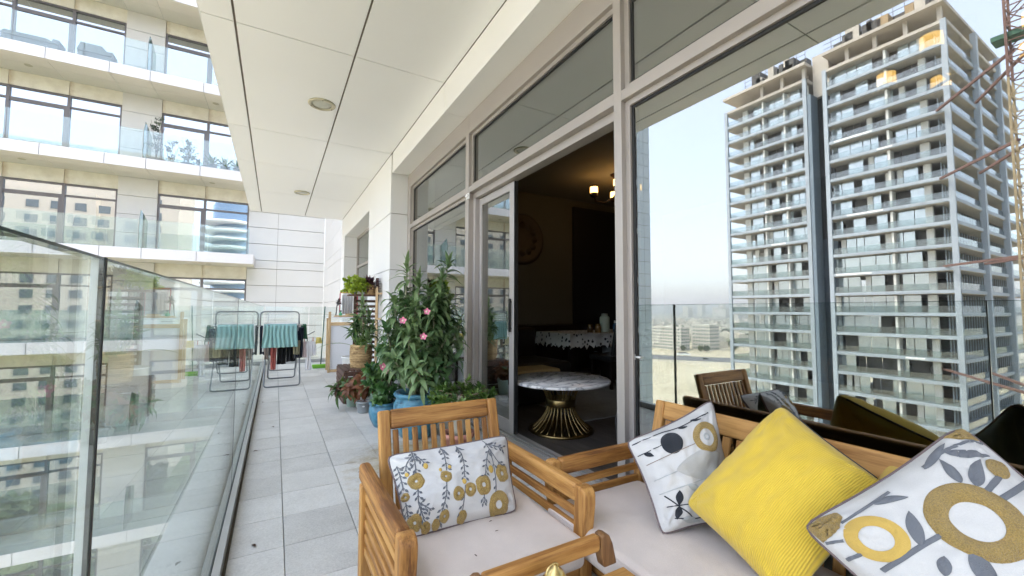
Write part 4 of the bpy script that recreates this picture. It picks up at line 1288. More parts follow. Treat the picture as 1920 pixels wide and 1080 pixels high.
    def sprig(self, pts, w, lw, ll, mat, asp, n, seed, spread=0.9):
        """stem with paired leaflets, one stitched motif"""
        b = MB(); q = random.Random(seed); p = self.smooth(pts, 8); self._ribbon(b, p, [w] * len(p), 0.0022, asp)
        for k in range(n):
            i = int((k + 0.6) / n * (len(p) - 1)); u, v = p[i]
            a = p[max(i - 1, 0)]; c = p[min(i + 1, len(p) - 1)]
            ang = math.atan2((c[1] - a[1]) / asp, c[0] - a[0])
            for sg in (-1, 1):
                if q.random() < 0.15: continue
                an = ang + sg * q.uniform(0.5, spread) ; L = ll * q.uniform(0.8, 1.25)
                u1, v1 = u + math.cos(an) * L * 0.45, v + math.sin(an) * L * 0.45 * asp
                an2 = an + sg * q.uniform(-0.3, 0.5)
                u2, v2 = u1 + math.cos(an2) * L * 0.75, v1 + math.sin(an2) * L * 0.75 * asp
                self._ribbon(b, self.smooth([(u, v), (u1, v1)], 3), [w * 0.6] * 4, 0.002, asp)
                lp = self.smooth([(u1, v1), (u2, v2)], 6)
                self._ribbon(b, lp, [lw * max(0.12, math.sin(math.pi * (j / 6) ** 0.8)) for j in range(7)], 0.0026, asp)
        return b.build('stitched_sprig', mat, self.t)

# ---- oblong pillow on the armchair
A = Pillow([(0.388, 1.664, 0.558), (0.92, 1.643, 0.568), (0.871, 1.468, 0.314), (0.426, 1.489, 0.312)], 0.159, 0.05, seed=1.3)
A.build('throw_pillow', 'oblong white pillow with mustard flowers and grey sprigs on the armchair', m_white_cloth, m_green_back, m_piping)
AS = 1.62
for u, v, r, ri, wb in ((0.13, 0.422, 0.062, 0.010, 0.16), (0.36, 0.446, 0.046, 0.008, 0.14), (0.435, 0.684, 0.050, 0.011, 0.08), (0.543, 0.665, 0.050, 0.012, 0.10), (0.665, 0.646, 0.072, 0.017, 0.14), (0.872, 0.540, 0.072, 0.017, 0.2), (0.80, 0.895, 0.098, 0.030, 0.08), (0.068, 0.865, 0.060, 0.011, 0.1), (0.305, 0.885, 0.042, 0.008, 0.1), (0.235, 0.945, 0.036, 0.0, 0.12), (0.455, 0.940, 0.042, 0.0, 0.2), (0.150, 0.945, 0.040, 0.0, 0.1), (0.035, 0.56, 0.030, 0.007, 0.15)):
    A.ring(u, v, r, ri, m_mustard, 0.0055, AS, wob=wb, name='tufted_flower')
for u, v, r in ((0.501, 0.555, 0.018), (0.758, 0.470, 0.025), (0.225, 0.265, 0.018), (0.080, 0.315, 0.014), (0.330, 0.350, 0.012), (0.405, 0.340, 0.013)):
    A.ring(u, v, r, 0.0, m_mustard_flat, 0.003, AS * 1.25, name='stitched_bud')
for i, (pts, n) in enumerate((([(0.172, 0.03), (0.159, 0.183), (0.14, 0.341)], 6), ([(0.13, 0.50), (0.115, 0.647), (0.125, 0.773), (0.150, 0.90)], 7), ([(0.392, 0.04), (0.394, 0.156), (0.376, 0.374)], 6), ([(0.353, 0.52), (0.331, 0.67), (0.29, 0.807), (0.262, 0.93)], 7), ([(0.518, 0.05), (0.526, 0.244), (0.513, 0.509)], 9), ([(0.503, 0.602), (0.473, 0.773), (0.455, 0.89)], 4), ([(0.744, 0.045), (0.789, 0.246), (0.795, 0.495), (0.785, 0.676), (0.765, 0.80)], 6), ([(0.777, 0.202), (0.724, 0.378), (0.690, 0.55)], 6), ([(0.761, 0.118), (0.847, 0.166), (0.918, 0.204)], 4), ([(0.786, 0.204), (0.84, 0.355), (0.895, 0.44)], 4), ([(0.04, 0.17), (0.038, 0.30), (0.03, 0.48)], 5), ([(0.03, 0.62), (0.028, 0.80)], 3), ([(0.665, 0.752), (0.655, 0.85)], 2), ([(0.11, 0.66), (0.155, 0.717), (0.20, 0.789)], 3), ([(0.168, 0.085), (0.104, 0.18), (0.08, 0.27)], 4), ([(0.177, 0.075), (0.205, 0.157), (0.222, 0.23)], 3))):
    A.sprig(pts, 0.0085, 0.017, 0.040, m_grey_thread, AS, n, 40 + i)

# ---- square white pillow in the sofa corner
B = Pillow([(1.272, 1.272, 0.584), (1.627, 1.115, 0.754), (1.564, 0.954, 0.325), (1.23, 1.055, 0.316)], 0.201, 0.09, seed=4.2, wr=0.014)
B.build('throw_pillow', 'square white pillow with a charcoal disc and a mustard ring in the sofa corner', m_white_cloth, m_green_back, m_piping)
B.ring(0.356, 0.205, 0.112, 0.0, m_dark_thread, 0.004, 1.0, name='stitched_disc')
B.ring(0.735, 0.285, 0.150, 0.082, m_mustard, 0.005, 1.0)
B.ring(0.730, 0.280, 0.036, 0.017, m_pale_thread, 0.003, 1.0, name='stitched_ring')
B.leaf([(0.30, 0.47), (0.53, 0.50), (0.706, 0.495), (0.86, 0.455)], 0.26, m_cream_thread, off=0.004, name='tufted_leaf')
for pts, w, mt in (([(0.03, 0.07), (0.292, 0.062), (0.515, 0.085), (0.726, 0.082), (0.88, 0.09)], 0.010, m_dark_thread), ([(0.02, 0.211), (0.246, 0.19)], 0.009, m_dark_thread), ([(0.047, 0.332), (0.322, 0.306), (0.58, 0.298)], 0.007, m_brown_thread), ([(0.053, 0.502), (0.30, 0.485)], 0.007, m_pale_thread), ([(0.06, 0.639), (0.424, 0.633), (0.78, 0.615)], 0.008, m_pale_thread), ([(0.095, 0.666), (0.205, 0.792), (0.337, 0.916)], 0.012, m_dark_thread), ([(0.096, 0.769), (0.33, 0.806)], 0.010, m_dark_thread), ([(0.156, 0.89), (0.393, 0.94), (0.599, 0.93)], 0.010, m_dark_thread)):
    B.stem(pts, w, mt)
for pts, w, mt in (([(0.655, 0.072), (0.765, 0.110)], 0.03, m_dark_thread), ([(0.49, 0.090), (0.585, 0.115)], 0.03, m_dark_thread), ([(0.074, 0.204), (0.140, 0.27)], 0.05, m_dark_thread), ([(0.755, 0.545), (0.645, 0.621)], 0.07, m_pale_thread), ([(0.345, 0.641), (0.485, 0.715)], 0.06, m_pale_thread), ([(0.56, 0.63), (0.644, 0.67)], 0.035, m_pale_thread), ([(0.250, 0.660), (0.208, 0.790)], 0.080, m_dark_thread), ([(0.214, 0.793), (0.172, 0.90)], 0.080, m_dark_thread), ([(0.22, 0.91), (0.44, 0.97)], 0.06, m_pale_thread)):
    B.leaf(pts, w, mt)
B.ring(0.39, 0.80, 0.062, 0.0, m_dark_thread, 0.003, 0.8, name='stitched_berry')
B.ring(0.66, 0.90, 0.09, 0.0, m_dark_thread, 0.004, 1.0, name='stitched_disc')

# ---- yellow corduroy pillow
C = Pillow([(1.299, 1.015, 0.431), (1.59, 0.82, 0.793), (1.505, 0.493, 0.634), (1.235, 0.636, 0.316)], 0.212, 0.045, seed=7.7, q=0.55)
C.build('throw_pillow', 'plain yellow corduroy pillow standing on its corner on the sofa', m_yellow, m_olive, None)
MB().tube([C.flat(1, i / 20) - C.n * 0.004 for i in range(2, 19)], 0.004, 6).build('zip', m_dark_thread, C.t)

# ---- mustard pillow tucked behind
E_ = Pillow([(1.484, 0.636, 0.462), (1.606, 0.53, 0.674), (1.617, 0.17, 0.59), (1.526, 0.265, 0.325)], 0.074, 0.05, seed=2.2)
E_.build('throw_pillow', 'mustard pillow mostly hidden behind the big ring pillow', m_mustard_flat, m_mustard_flat, None)

# ---- big white pillow nearest the camera
D = Pillow([(1.235, 0.602, 0.549), (1.526, 0.357, 0.841), (1.543, 0.007, 0.518), (1.249, 0.252, 0.316)], 0.201, 0.06, seed=9.1, wr=0.012)
D.build('throw_pillow', 'big white pillow with a large mustard ring and grey leaves, nearest on the sofa', m_white_cloth, m_green_back, m_piping)
D.ring(0.595, 0.340, 0.186, 0.093, m_mustard, 0.007, 1.0, wob=0.03)
D.ring(0.205, 0.215, 0.122, 0.066, m_mustard_flat, 0.003, 1.0, name='stitched_ring')
D.ring(0.905, 0.221, 0.048, 0.0, m_mustard, 0.006, 1.0, name='tufted_disc')
D.poly([(0.875, 0.006), (0.94, 0.006), (0.992, 0.006), (0.992, 0.06), (0.985, 0.10), (0.93, 0.058)], m_mustard, 0.006)
D.poly([(0.006, 0.02), (0.03, 0.008), (0.10, 0.012), (0.19, 0.03), (0.185, 0.06), (0.13, 0.10), (0.07, 0.115), (0.012, 0.125)], m_mustard, 0.006)
for pts, w in (([(0.705, 0.190), (0.728, 0.134), (0.747, 0.068)], 0.050), ([(0.741, 0.230), (0.798, 0.194), (0.873, 0.155)], 0.062), ([(0.795, 0.057), (0.865, 0.11), (0.935, 0.168)], 0.045), ([(0.655, 0.065), (0.753, 0.045), (0.840, 0.025)], 0.036), ([(0.320, 0.325), (0.37, 0.246), (0.418, 0.180)], 0.060), ([(0.340, 0.080), (0.419, 0.098), (0.480, 0.128)], 0.036), ([(0.47, 0.42), (0.42, 0.50), (0.38, 0.58)], 0.085), ([(0.66, 0.56), (0.72, 0.50), (0.778, 0.45)], 0.06), ([(0.28, 0.46), (0.32, 0.42), (0.35, 0.395)], 0.05), ([(0.2, 0.55), (0.26, 0.62), (0.30, 0.70)], 0.07)):
    D.leaf(pts, w, m_grey_thread)
for pts, w in (([(0.755, 0.265), (0.872, 0.246)], 0.026), ([(0.775, 0.315), (0.98, 0.318)], 0.026), ([(0.10, 0.345), (0.159, 0.339), (0.3, 0.326), (0.42, 0.32)], 0.024), ([(0.158, 0.083), (0.299, 0.075), (0.445, 0.066)], 0.014), ([(0.658, 0.057), (0.799, 0.05), (0.927, 0.074), (0.982, 0.118)], 0.016), ([(0.018, 0.135), (0.090, 0.160)], 0.017), ([(0.025, 0.243), (0.095, 0.247)], 0.02), ([(0.45, 0.50), (0.30, 0.75), (0.22, 0.95)], 0.02)):
    D.stem(pts, w, m_grey_thread)

# ================================================================ potted plants
m_leaf = leafmat('adenium_leaf', (0.055, 0.125, 0.042), (0.25, 0.36, 0.16), 0.42, 0.32)
m_leaf_deep = leafmat('deep_leaf', (0.03, 0.095, 0.025), (0.11, 0.22, 0.06), 0.38, 0.28)
m_leaf_fresh = leafmat('fresh_leaf', (0.045, 0.105, 0.018), (0.16, 0.26, 0.055), 0.42, 0.25)
m_leaf_lime = leafmat('lime_leaf', (0.20, 0.30, 0.02), (0.45, 0.55, 0.06), 0.42, 0.3)
m_leaf_purple = leafmat('purple_leaf', (0.035, 0.012, 0.022), (0.13, 0.045, 0.065), 0.4, 0.15)
m_leaf_rust = leafmat('rust_leaf', (0.10, 0.030, 0.012), (0.26, 0.10, 0.04), 0.5, 0.2)
m_stem = M('grey_green_stem', (0.30, 0.30, 0.20), 0.8, var=0.2, vscale=20)
m_twig = M('brown_twig', (0.16, 0.12, 0.075), 0.85, var=0.2, vscale=20)
m_pink = M('pink_petal', (0.72, 0.22, 0.34), 0.5, var=0.2, vscale=40)
m_pinkc = M('petal_throat', (0.80, 0.66, 0.55), 0.5)
m_soil = M('potting_soil', (0.05, 0.035, 0.022), 1.0, var=0.3, vscale=40, bump=0.5, bscale=80)

def leaf_strip(b, p, d, L, W, droop, nrm, fold=0.25, n=5, tipw=0.03):
    """bent, slightly folded leaf: d start direction, nrm upper side"""
    p = Vector(p); d = Vector(d).normalized(); s = d.cross(Vector(nrm))
    if s.length < 1e-3: s = d.orthogonal()
    s.normalize(); base = len(b.v)
    step = L / n
    for i in range(n + 1):
        t = i / n
        w = W * max(tipw, math.sin(math.pi * (0.06 + 0.94 * t) ** 0.8)) * 0.5
        up_ = s.cross(d)
        b.v += [tuple(p + s * w + up_ * w * fold), tuple(p), tuple(p - s * w + up_ * w * fold)]
        p = p + d * step
        d = (d + Vector((0, 0, -droop * step / max(L, 1e-4)))).normalized()
    for i in range(n):
        for k in range(2):
            a = base + i * 3 + k; b.face((a, a + 1, a + 4, a + 3), True)

def rosette(seed, n, L, W, droop, lo=-10, hi=75, jitter=0.25, ax=0.12, nseg=5):
    """leaves round the tip of a shoot; local Z is the shoot"""
    q = random.Random(seed); b = MB()
    for k in range(n):
        t = k / max(1, n - 1); az = k * 2.39996 + q.uniform(-0.3, 0.3); el = R(lo + (hi - lo) * t + q.uniform(-12, 12))
        d = Vector((math.cos(az) * math.cos(el), math.sin(az) * math.cos(el), math.sin(el)))
        leaf_strip(b, (0, 0, ax * (t - 1)), d, L * q.uniform(1 - jitter, 1 + jitter) * (0.65 + 0.35 * (1 - t * 0.8)), W * q.uniform(0.85, 1.15), droop * q.uniform(0.5, 1.3), (0, 0, 1), n=nseg)
    return b
def mesh_of(b, name, mat):
    me = bpy.data.meshes.new(name); me.from_pydata(b.v, [], b.f); me.materials.append(mat)
    for p in me.polygons: p.use_smooth = True
    return me

def pot_lathe(c, prof, mat, parent, seg=40, wob=None, name='pot'):
    return MB().lathe(prof, c, seg, close=False, wob=wob).build(name, mat, parent)

def cluster(parent, meshes, p, d, s=1.0, q=rng):
    rot = Vector(d).normalized().to_track_quat('Z', 'Y') @ Matrix.Rotation(q.uniform(0, 6.28), 3, 'Z').to_quaternion()
    o = link('leaf_cluster', q.choice(meshes), parent, p, rot); o.scale = (s, s, s)
    return o

def flower(parent, p, d, r, n=5, mat=None):
    b = MB(); z = Vector(d).normalized(); x = z.orthogonal().normalized(); y = z.cross(x)
    for k in range(n):
        a = 2 * math.pi * k / n; e = x * math.cos(a) + y * math.sin(a)
        leaf_strip(b, p, e + z * 0.5, r, r * 0.95, 0.0, z, 0.15, 4, 0.35)
    o = b.build('flower', mat or m_pink, parent)
    c = MB(); c.lathe([(0.001, 0.006), (0.004, 0.004), (0.006, 0.0)], (0, 0, 0), 8, close=False)
    c.v = [tuple(Vector(p) + x * v[0] * (r / 0.02) + y * v[1] * (r / 0.02) + z * (v[2] + 0.008)) for v in c.v]
    c.build('flower_throat', m_pinkc, o)
    return o

def glaze(name, dark, light):
    m, nt, out = _new(name); p = _principled(nt, out); vec = _coords(nt, 'Object')
    v = nt.nodes.new('ShaderNodeTexVoronoi'); v.inputs['Scale'].default_value = 16.0; nt.links.new(vec, v.inputs['Vector'])
    n = _noise(nt, vec, 7.0, 6, 0.65)
    f = _math(nt, 'ADD', _math(nt, 'MULTIPLY', v.outputs['Distance'], 0.7), _math(nt, 'MULTIPLY', n, 0.7))
    nt.links.new(_ramp(nt, f, [(0.30, dark), (0.75, light)]), p.inputs['Base Color']); p.inputs['Roughness'].default_value = 0.32
    _bump(nt, p, _math(nt, 'ADD', v.outputs['Distance'], _math(nt, 'MULTIPLY', n, 0.6)), 0.7, 0.015)
    return m
m_blueglaze = glaze('blue_glaze', (0.012, 0.06, 0.105), (0.075, 0.235, 0.33))

# ---- tall desert rose in the big blue pot
pc = Vector((1.135, 3.70, 0.0))
big = thing('potted_plant', 'tall desert rose with strap leaves and pink blooms in the big blue glazed pot', 'plant', pc, 'plants along the window')
pot_lathe(pc, [(0.001, 0.0), (0.135, 0.0), (0.150, 0.012), (0.190, 0.10), (0.212, 0.20), (0.205, 0.29), (0.180, 0.335), (0.178, 0.350), (0.200, 0.360), (0.206, 0.378), (0.198, 0.392), (0.180, 0.394), (0.172, 0.372), (0.165, 0.34)], m_blueglaze, big)
pot_lathe(pc, [(0.001, 0.352), (0.09, 0.350), (0.166, 0.343)], m_soil, big, name='soil')
for zz in (0.305, 0.268):
    pts = [pc + Vector(((0.2 if zz < .3 else .192) * math.cos(a), (0.2 if zz < .3 else .192) * math.sin(a), zz)) for a in [2 * math.pi * k / 40 for k in range(41)]]
    MB().tube(pts, 0.006, 6, cap=False).build('pot_moulding', m_blueglaze, big)
q = random.Random(21)
rs_big = [mesh_of(rosette(s, 20, 0.19, 0.042, 2.3, -30, 75, ax=0.16), 'leaf_cluster', m_leaf) for s in range(5)]
rs_top = [mesh_of(rosette(s + 20, 20, 0.175, 0.034, 1.4, -20, 80, ax=0.13), 'leaf_cluster', m_leaf) for s in range(3)]
def shoot(parent, pts, r0, r1, mat):
    n = len(pts); MB().tube(pts, [r0 + (r1 - r0) * i / (n - 1) for i in range(n)], 7).build('stem', mat, parent)
tips = [(1.03, 3.72, 1.50), (1.43, 3.72, 1.56), (1.16, 3.78, 1.36), (1.33, 3.62, 1.42), (0.93, 3.74, 1.18), (1.08, 3.60, 1.16), (1.24, 3.58, 1.08), (1.42, 3.66, 1.20), (0.86, 3.70, 0.92), (1.00, 3.52, 0.90), (1.16, 3.48, 0.84), (1.34, 3.52, 0.86), (1.50, 3.62, 0.98), (1.10, 3.90, 1.22), (1.30, 3.92, 1.30), (0.93, 3.90, 0.95), (1.46, 3.86, 1.10), (0.90, 3.56, 0.68), (1.22, 3.42, 0.62), (1.38, 3.44, 0.66), (1.04, 3.42, 0.62)]
for i, tp in enumerate(tips):
    tp = Vector(tp); b0 = pc + Vector((q.uniform(-0.06, 0.06), q.uniform(-0.06, 0.06), 0.345))
    k1 = b0.lerp(tp, 0.35) + Vector((q.uniform(-0.05, 0.05), q.uniform(-0.04, 0.04), -0.02)); k2 = b0.lerp(tp, 0.7) + Vector((q.uniform(-0.04, 0.04), q.uniform(-0.04, 0.04), 0.02))
    shoot(big, [b0, k1, k2, tp], 0.020 if i < 4 else 0.012, 0.006, m_stem)
    d = (tp - k2).normalized() + Vector((0, 0, 0.6))
    cluster(big, rs_top if tp.z > 1.3 else rs_big, tp + Vector((0, 0, 0.02)), d, q.uniform(0.95, 1.15), q)
    if tp.z > 0.8:
        for _ in range(3):
            f = q.uniform(0.62, 0.92); cluster(big, rs_big, b0.lerp(tp, f) + Vector((q.uniform(-0.06, 0.06), q.uniform(-0.06, 0.06), 0)), d + Vector((q.uniform(-0.7, 0.7), q.uniform(-0.7, 0.4), -0.2)), q.uniform(0.8, 1.05), q)
for p in ((0.925, 3.44, 1.035), (1.09, 3.40, 0.90), (1.13, 3.44, 1.11)):
    flower(big, p, (-0.3, -1, 0.3), 0.034)
# ---- small blue pot with a leafy bush
pc2 = Vector((0.945, 4.16, 0.0))
sb = thing('potted_plant', 'bushy dark green plant with pink blooms in the small blue pot', 'plant', pc2, 'plants along the window')
pot_lathe(pc2, [(0.001, 0.0), (0.085, 0.0), (0.095, 0.01), (0.128, 0.08), (0.140, 0.14), (0.132, 0.19), (0.122, 0.205), (0.138, 0.212), (0.140, 0.226), (0.132, 0.233), (0.118, 0.230), (0.110, 0.20)], m_blueglaze, sb)
pot_lathe(pc2, [(0.001, 0.205), (0.111, 0.201)], m_soil, sb, name='soil')
rs_bush = [mesh_of(rosette(s + 40, 16, 0.085, 0.045, 0.9, -30, 75, ax=0.08, nseg=4), 'leaf_cluster', m_leaf_deep) for s in range(4)]
for k in range(46):
    a = q.uniform(0, 6.28); z = q.uniform(0.24, 0.78); r = 0.155 * math.sqrt(q.random()) * (1.15 if 0.3 < z < 0.6 else 0.8)
    p = pc2 + Vector((math.cos(a) * r, math.sin(a) * r, z)); cluster(sb, rs_bush, p, (math.cos(a), math.sin(a), 0.8), q.uniform(0.75, 1.1), q)
for k in range(7):
    a = q.uniform(0, 6.28); shoot(sb, [pc2 + Vector((0.02 * math.cos(a), 0.02 * math.sin(a), 0.20)), pc2 + Vector((0.07 * math.cos(a), 0.07 * math.sin(a), 0.45)), pc2 + Vector((0.10 * math.cos(a), 0.10 * math.sin(a), q.uniform(0.55, 0.75)))], 0.007, 0.003, m_twig)
for p in ((0.865, 3.86, 0.610), (0.900, 3.855, 0.592), (0.880, 3.85, 0.575)): flower(sb, p, (-0.25, -1, 0.25), 0.036)
# ---- bonsai-like plant in a terracotta pot behind the chair
m_terra = M('pink_terracotta', (0.48, 0.22, 0.17), 0.75, var=0.1, vscale=8)
pc3 = Vector((1.30, 3.12, 0.0))
tp_ = thing('potted_plant', 'low bright green bush on a thick pale trunk in a terracotta pot behind the armchair', 'plant', pc3, 'plants along the window')
pot_lathe(pc3, [(0.001, 0.0), (0.085, 0.0), (0.112, 0.115), (0.125, 0.118), (0.128, 0.155), (0.116, 0.156), (0.108, 0.12)], m_terra, tp_)
pot_lathe(pc3, [(0.001, 0.130), (0.110, 0.124)], m_soil, tp_, name='soil')
m_caudex = M('pale_trunk', (0.33, 0.29, 0.22), 0.85, var=0.25, vscale=12, bump=0.3, bscale=40)
MB().tube([pc3 + Vector(v) for v in ((0, 0, 0.12), (0.01, 0, 0.19), (0.015, 0.01, 0.27), (0.0, 0.01, 0.36), (0.02, 0.02, 0.43))], [0.060, 0.066, 0.045, 0.030, 0.020], 12).build('trunk', m_caudex, tp_)
rs_fresh = [mesh_of(rosette(s + 60, 13, 0.082, 0.027, 0.8, -15, 75, ax=0.06, nseg=4), 'leaf_cluster', m_leaf_fresh) for s in range(4)]
for k in range(60):
    a = q.uniform(0, 6.28); r = 0.29 * math.sqrt(q.random()); z = 0.40 + 0.16 * (1 - (r / 0.30) ** 2) * q.uniform(0.1, 1.0)
    p = pc3 + Vector((0.07 + math.cos(a) * r, 0.06 + math.sin(a) * r * 0.8, z)); cluster(tp_, rs_fresh, p, (math.cos(a) * 0.6, math.sin(a) * 0.6, 1), q.uniform(0.75, 1.05), q)
for k in range(9):
    a = k * 0.7; shoot(tp_, [pc3 + Vector((0.01, 0.01, 0.40)), pc3 + Vector((0.08 + 0.1 * math.cos(a), 0.06 + 0.1 * math.sin(a), 0.44)), pc3 + Vector((0.07 + 0.2 * math.cos(a), 0.06 + 0.2 * math.sin(a), 0.47))], 0.009, 0.004, m_twig)
# ---- wooden crate
m_crate = wood('dark_stained_wood', (0.035, 0.018, 0.012), (0.075, 0.035, 0.022), (0.13, 0.065, 0.042), 0.6)
cx0, cx1, cy0, cy1, chh = 0.735, 1.20, 5.30, 5.95, 0.40
crate = thing('slatted_crate', 'dark brown slatted wooden crate beside the small pots', 'crate', ((cx0 + cx1) / 2, (cy0 + cy1) / 2, 0))
for k in range(6):
    z = 0.035 + k * 0.064
    bar('side_slat', (cx0, cy0, z), (cx0, cy1, z), 0.016, 0.054, m_crate, crate, 0.003)
    bar('front_slat', (cx0 + 0.009, cy0 - 0.001, z), (cx1, cy0 - 0.001, z), 0.016, 0.054, m_crate, crate, 0.003)
for k in range(7):
    x = cx0 + 0.03 + k * 0.068
    bar('top_slat', (x, cy0 - 0.008, chh - 0.008), (x, cy1 + 0.008, chh - 0.008), 0.058, 0.016, m_crate, crate, 0.003)
for x in (cx0 + 0.03, cx1 - 0.03):
    for y in (cy0 + 0.03, cy1 - 0.03): bar('corner_post', (x, y, 0), (x, y, chh - 0.017), 0.035, 0.035, m_crate, crate)
# ---- basket plant on the crate
m_basket = wood('woven_rattan', (0.20, 0.12, 0.05), (0.42, 0.28, 0.13), (0.60, 0.43, 0.22), 0.7)
pc4 = Vector((0.96, 5.52, chh + 0.001))
bp = thing('potted_plant', 'spear leaved plant in a woven rattan basket standing on the brown crate', 'plant', pc4, 'plants along the window')
for k in range(15):
    z = 0.008 + k * 0.019; rr = 0.112 + 0.014 * math.sin(k / 14 * 2.6)
    pts = [pc4 + Vector(((rr + 0.005 * (1 if (j + k) % 2 else -1)) * math.cos(a), (rr + 0.005 * (1 if (j + k) % 2 else -1)) * math.sin(a), z)) for j, a in enumerate([2 * math.pi * j / 30 for j in range(31)])]
    MB().tube(pts, 0.0098, 6, cap=False).build('basket_weave', m_basket, bp)
pot_lathe(pc4, [(0.001, 0.0), (0.105, 0.0), (0.106, 0.24), (0.001, 0.25)], m_soil, bp, name='soil')
b = MB()
for k in range(13):
    a = k * 2.4; d = Vector((math.cos(a) * q.uniform(0.1, 0.5), math.sin(a) * q.uniform(0.1, 0.5), 1)); leaf_strip(b, pc4 + Vector((0.04 * math.cos(a), 0.04 * math.sin(a), 0.24)), d, q.uniform(0.16, 0.30), 0.034, 0.3, (math.cos(a), math.sin(a), 0), 0.4, 6)
b.build('spear_leaves', m_leaf_fresh, bp)
b = MB(); leaf_strip(b, pc4 + Vector((-0.05, 0, 0.24)), (-0.75, -0.05, 0.42), 0.52, 0.040, 1.15, (0.3, 0, 1), 0.3, 12); b.build('long_leaf', m_leaf_fresh, bp)
for i, tpq in enumerate(((0.0, 0.0, 0.80), (0.09, 0.02, 0.66), (-0.07, 0.03, 0.58), (0.12, -0.06, 0.50), (0.05, -0.08, 0.40))):
    tpp = pc4 + Vector(tpq); b0 = pc4 + Vector((0, 0, 0.24)); shoot(bp, [b0, b0.lerp(tpp, 0.5) + Vector((0.015, 0, 0)), tpp], 0.010, 0.005, m_stem)
    cluster(bp, rs_top, tpp, (0, 0, 1), 1.05, q); cluster(bp, rs_top, b0.lerp(tpp, 0.78), (0.3, -0.5, 0.6), 1.0, q)
# ---- croton with drooping rusty leaves, white pot
m_whitepot = M('white_plastic', (0.72, 0.72, 0.70), 0.4); m_greypot = M('grey_plastic', (0.24, 0.26, 0.27), 0.45); m_mint = M('mint_plastic', (0.42, 0.55, 0.47), 0.5)
pc5 = Vector((0.925, 5.06, 0.0))
wp = thing('potted_plant', 'rust and green croton drooping over a white pot in front of the crate', 'plant', pc5, 'plants along the window')
pot_lathe(pc5, [(0.001, 0.0), (0.082, 0.0), (0.086, 0.01), (0.108, 0.195), (0.112, 0.198), (0.112, 0.21), (0.102, 0.21), (0.096, 0.18)], m_whitepot, wp)
pot_lathe(pc5, [(0.001, 0.188), (0.098, 0.184)], m_soil, wp, name='soil')
rs_rust = [mesh_of(rosette(s + 80, 12, 0.165, 0.048, 1.9, -40, 55, ax=0.05), 'leaf_cluster', m_leaf_rust) for s in range(3)]
rs_mixg = [mesh_of(rosette(s + 90, 12, 0.17, 0.046, 1.8, -35, 60, ax=0.06), 'leaf_cluster', m_leaf_fresh) for s in range(3)]
for k in range(38):
    a = q.uniform(0, 6.28); r = 0.27 * math.sqrt(q.random()); p = pc5 + Vector((-0.06 + math.cos(a) * r, math.sin(a) * r * 0.7, 0.24 + q.uniform(0, 0.22) * (1 - r / 0.3)))
    cluster(wp, rs_rust if q.random() < 0.62 else rs_mixg, p, (math.cos(a) * 0.7, math.sin(a) * 0.7, 0.9), q.uniform(0.65, 1.0), q)
for k in range(6):
    a = k * 1.05; shoot(wp, [pc5 + Vector((0, 0, 0.18)), pc5 + Vector((0.06 * math.cos(a), 0.06 * math.sin(a), 0.26)), pc5 + Vector((-0.04 + 0.15 * math.cos(a), 0.12 * math.sin(a), 0.33))], 0.006, 0.003, m_twig)
# ---- small grey pot, mint pots
pc6 = Vector((0.872, 4.80, 0.0))
gp = thing('potted_plant', 'withered plant in the small grey pot with an oval badge', 'plant', pc6, 'plants along the window')
pot_lathe(pc6, [(0.001, 0.0), (0.055, 0.0), (0.060, 0.012), (0.060, 0.016), (0.070, 0.10), (0.078, 0.102), (0.078, 0.124), (0.070, 0.124), (0.066, 0.10)], m_greypot, gp)
pot_lathe(pc6, [(0.001, 0.108), (0.067, 0.104)], m_soil, gp, name='soil')
MB().lathe([(0.001, 0.001), (0.012, 0.0005), (0.012, -0.003)], (0, 0, 0), 16, close=False)
bd = MB(); a0 = math.atan2(-pc6.y, -pc6.x)
for k in range(17):
    t = 2 * math.pi * k / 16
    aa = a0 + 0.20 * math.cos(t); rr = 0.0735
    bd.v.append((pc6.x + rr * math.cos(aa), pc6.y + rr * math.sin(aa), 0.078 + 0.008 * math.sin(t)))
bd.face(tuple(range(16))); bd.build('oval_badge', m_whitepot, gp)
cluster(gp, rs_rust, pc6 + Vector((0.01, 0, 0.13)), (0.1, 0, 1), 0.42, q)
for i, (x, y, lab) in enumerate(((0.815, 5.19, 'pale mint plastic pot left of the white pot'), (1.025, 4.93, 'pale mint plastic pot right of the small grey pot'))):
    o = MB().lathe([(0.001, 0.0), (0.058, 0.0), (0.072, 0.17), (0.076, 0.172), (0.076, 0.188), (0.068, 0.188), (0.062, 0.03), (0.001, 0.03)], (x, y, 0), 28, close=False).build('flower_pot', m_mint)
    tag(o, lab, 'pot', 'mint pots')

# ---- shelf unit with slatted back at the pillar
m_pale_wood = wood('pale_pine', (0.42, 0.28, 0.14), (0.58, 0.41, 0.23), (0.70, 0.53, 0.33), 0.55)
sh = thing('plant_shelf', 'dark wooden plant shelf with a slatted back standing at the white pillar', 'shelf', (1.25, 7.05, 0))
bar('shelf_board', (1.00, 7.00, 1.36), (1.46, 7.00, 1.36), 0.24, 0.024, m_crate, sh)
bar('shelf_board', (1.10, 7.00, 0.80), (1.46, 7.00, 0.80), 0.24, 0.024, m_crate, sh)
for x in (1.13, 1.475): bar('upright', (x, 7.13, 0.0), (x, 7.13, 1.66), 0.045, 0.035, m_crate, sh)
for k in range(13):
    z = 0.25 + k * 0.085
    bar('back_slat', (1.15, 7.16, z), (1.455, 7.16, z), 0.012, 0.042, m_crate, sh, 0.002)
bar('front_post', (1.415, 6.86, 0.0), (1.415, 6.86, 1.50), 0.034, 0.034, m_pale_wood, sh)
bar('cross_bar', (1.415, 6.838, 1.39), (1.49, 6.838, 1.39), 0.02, 0.03, m_pale_wood, sh)
bar('cross_bar', (1.415, 6.838, 0.98), (1.49, 6.838, 0.98), 0.02, 0.03, m_pale_wood, sh)
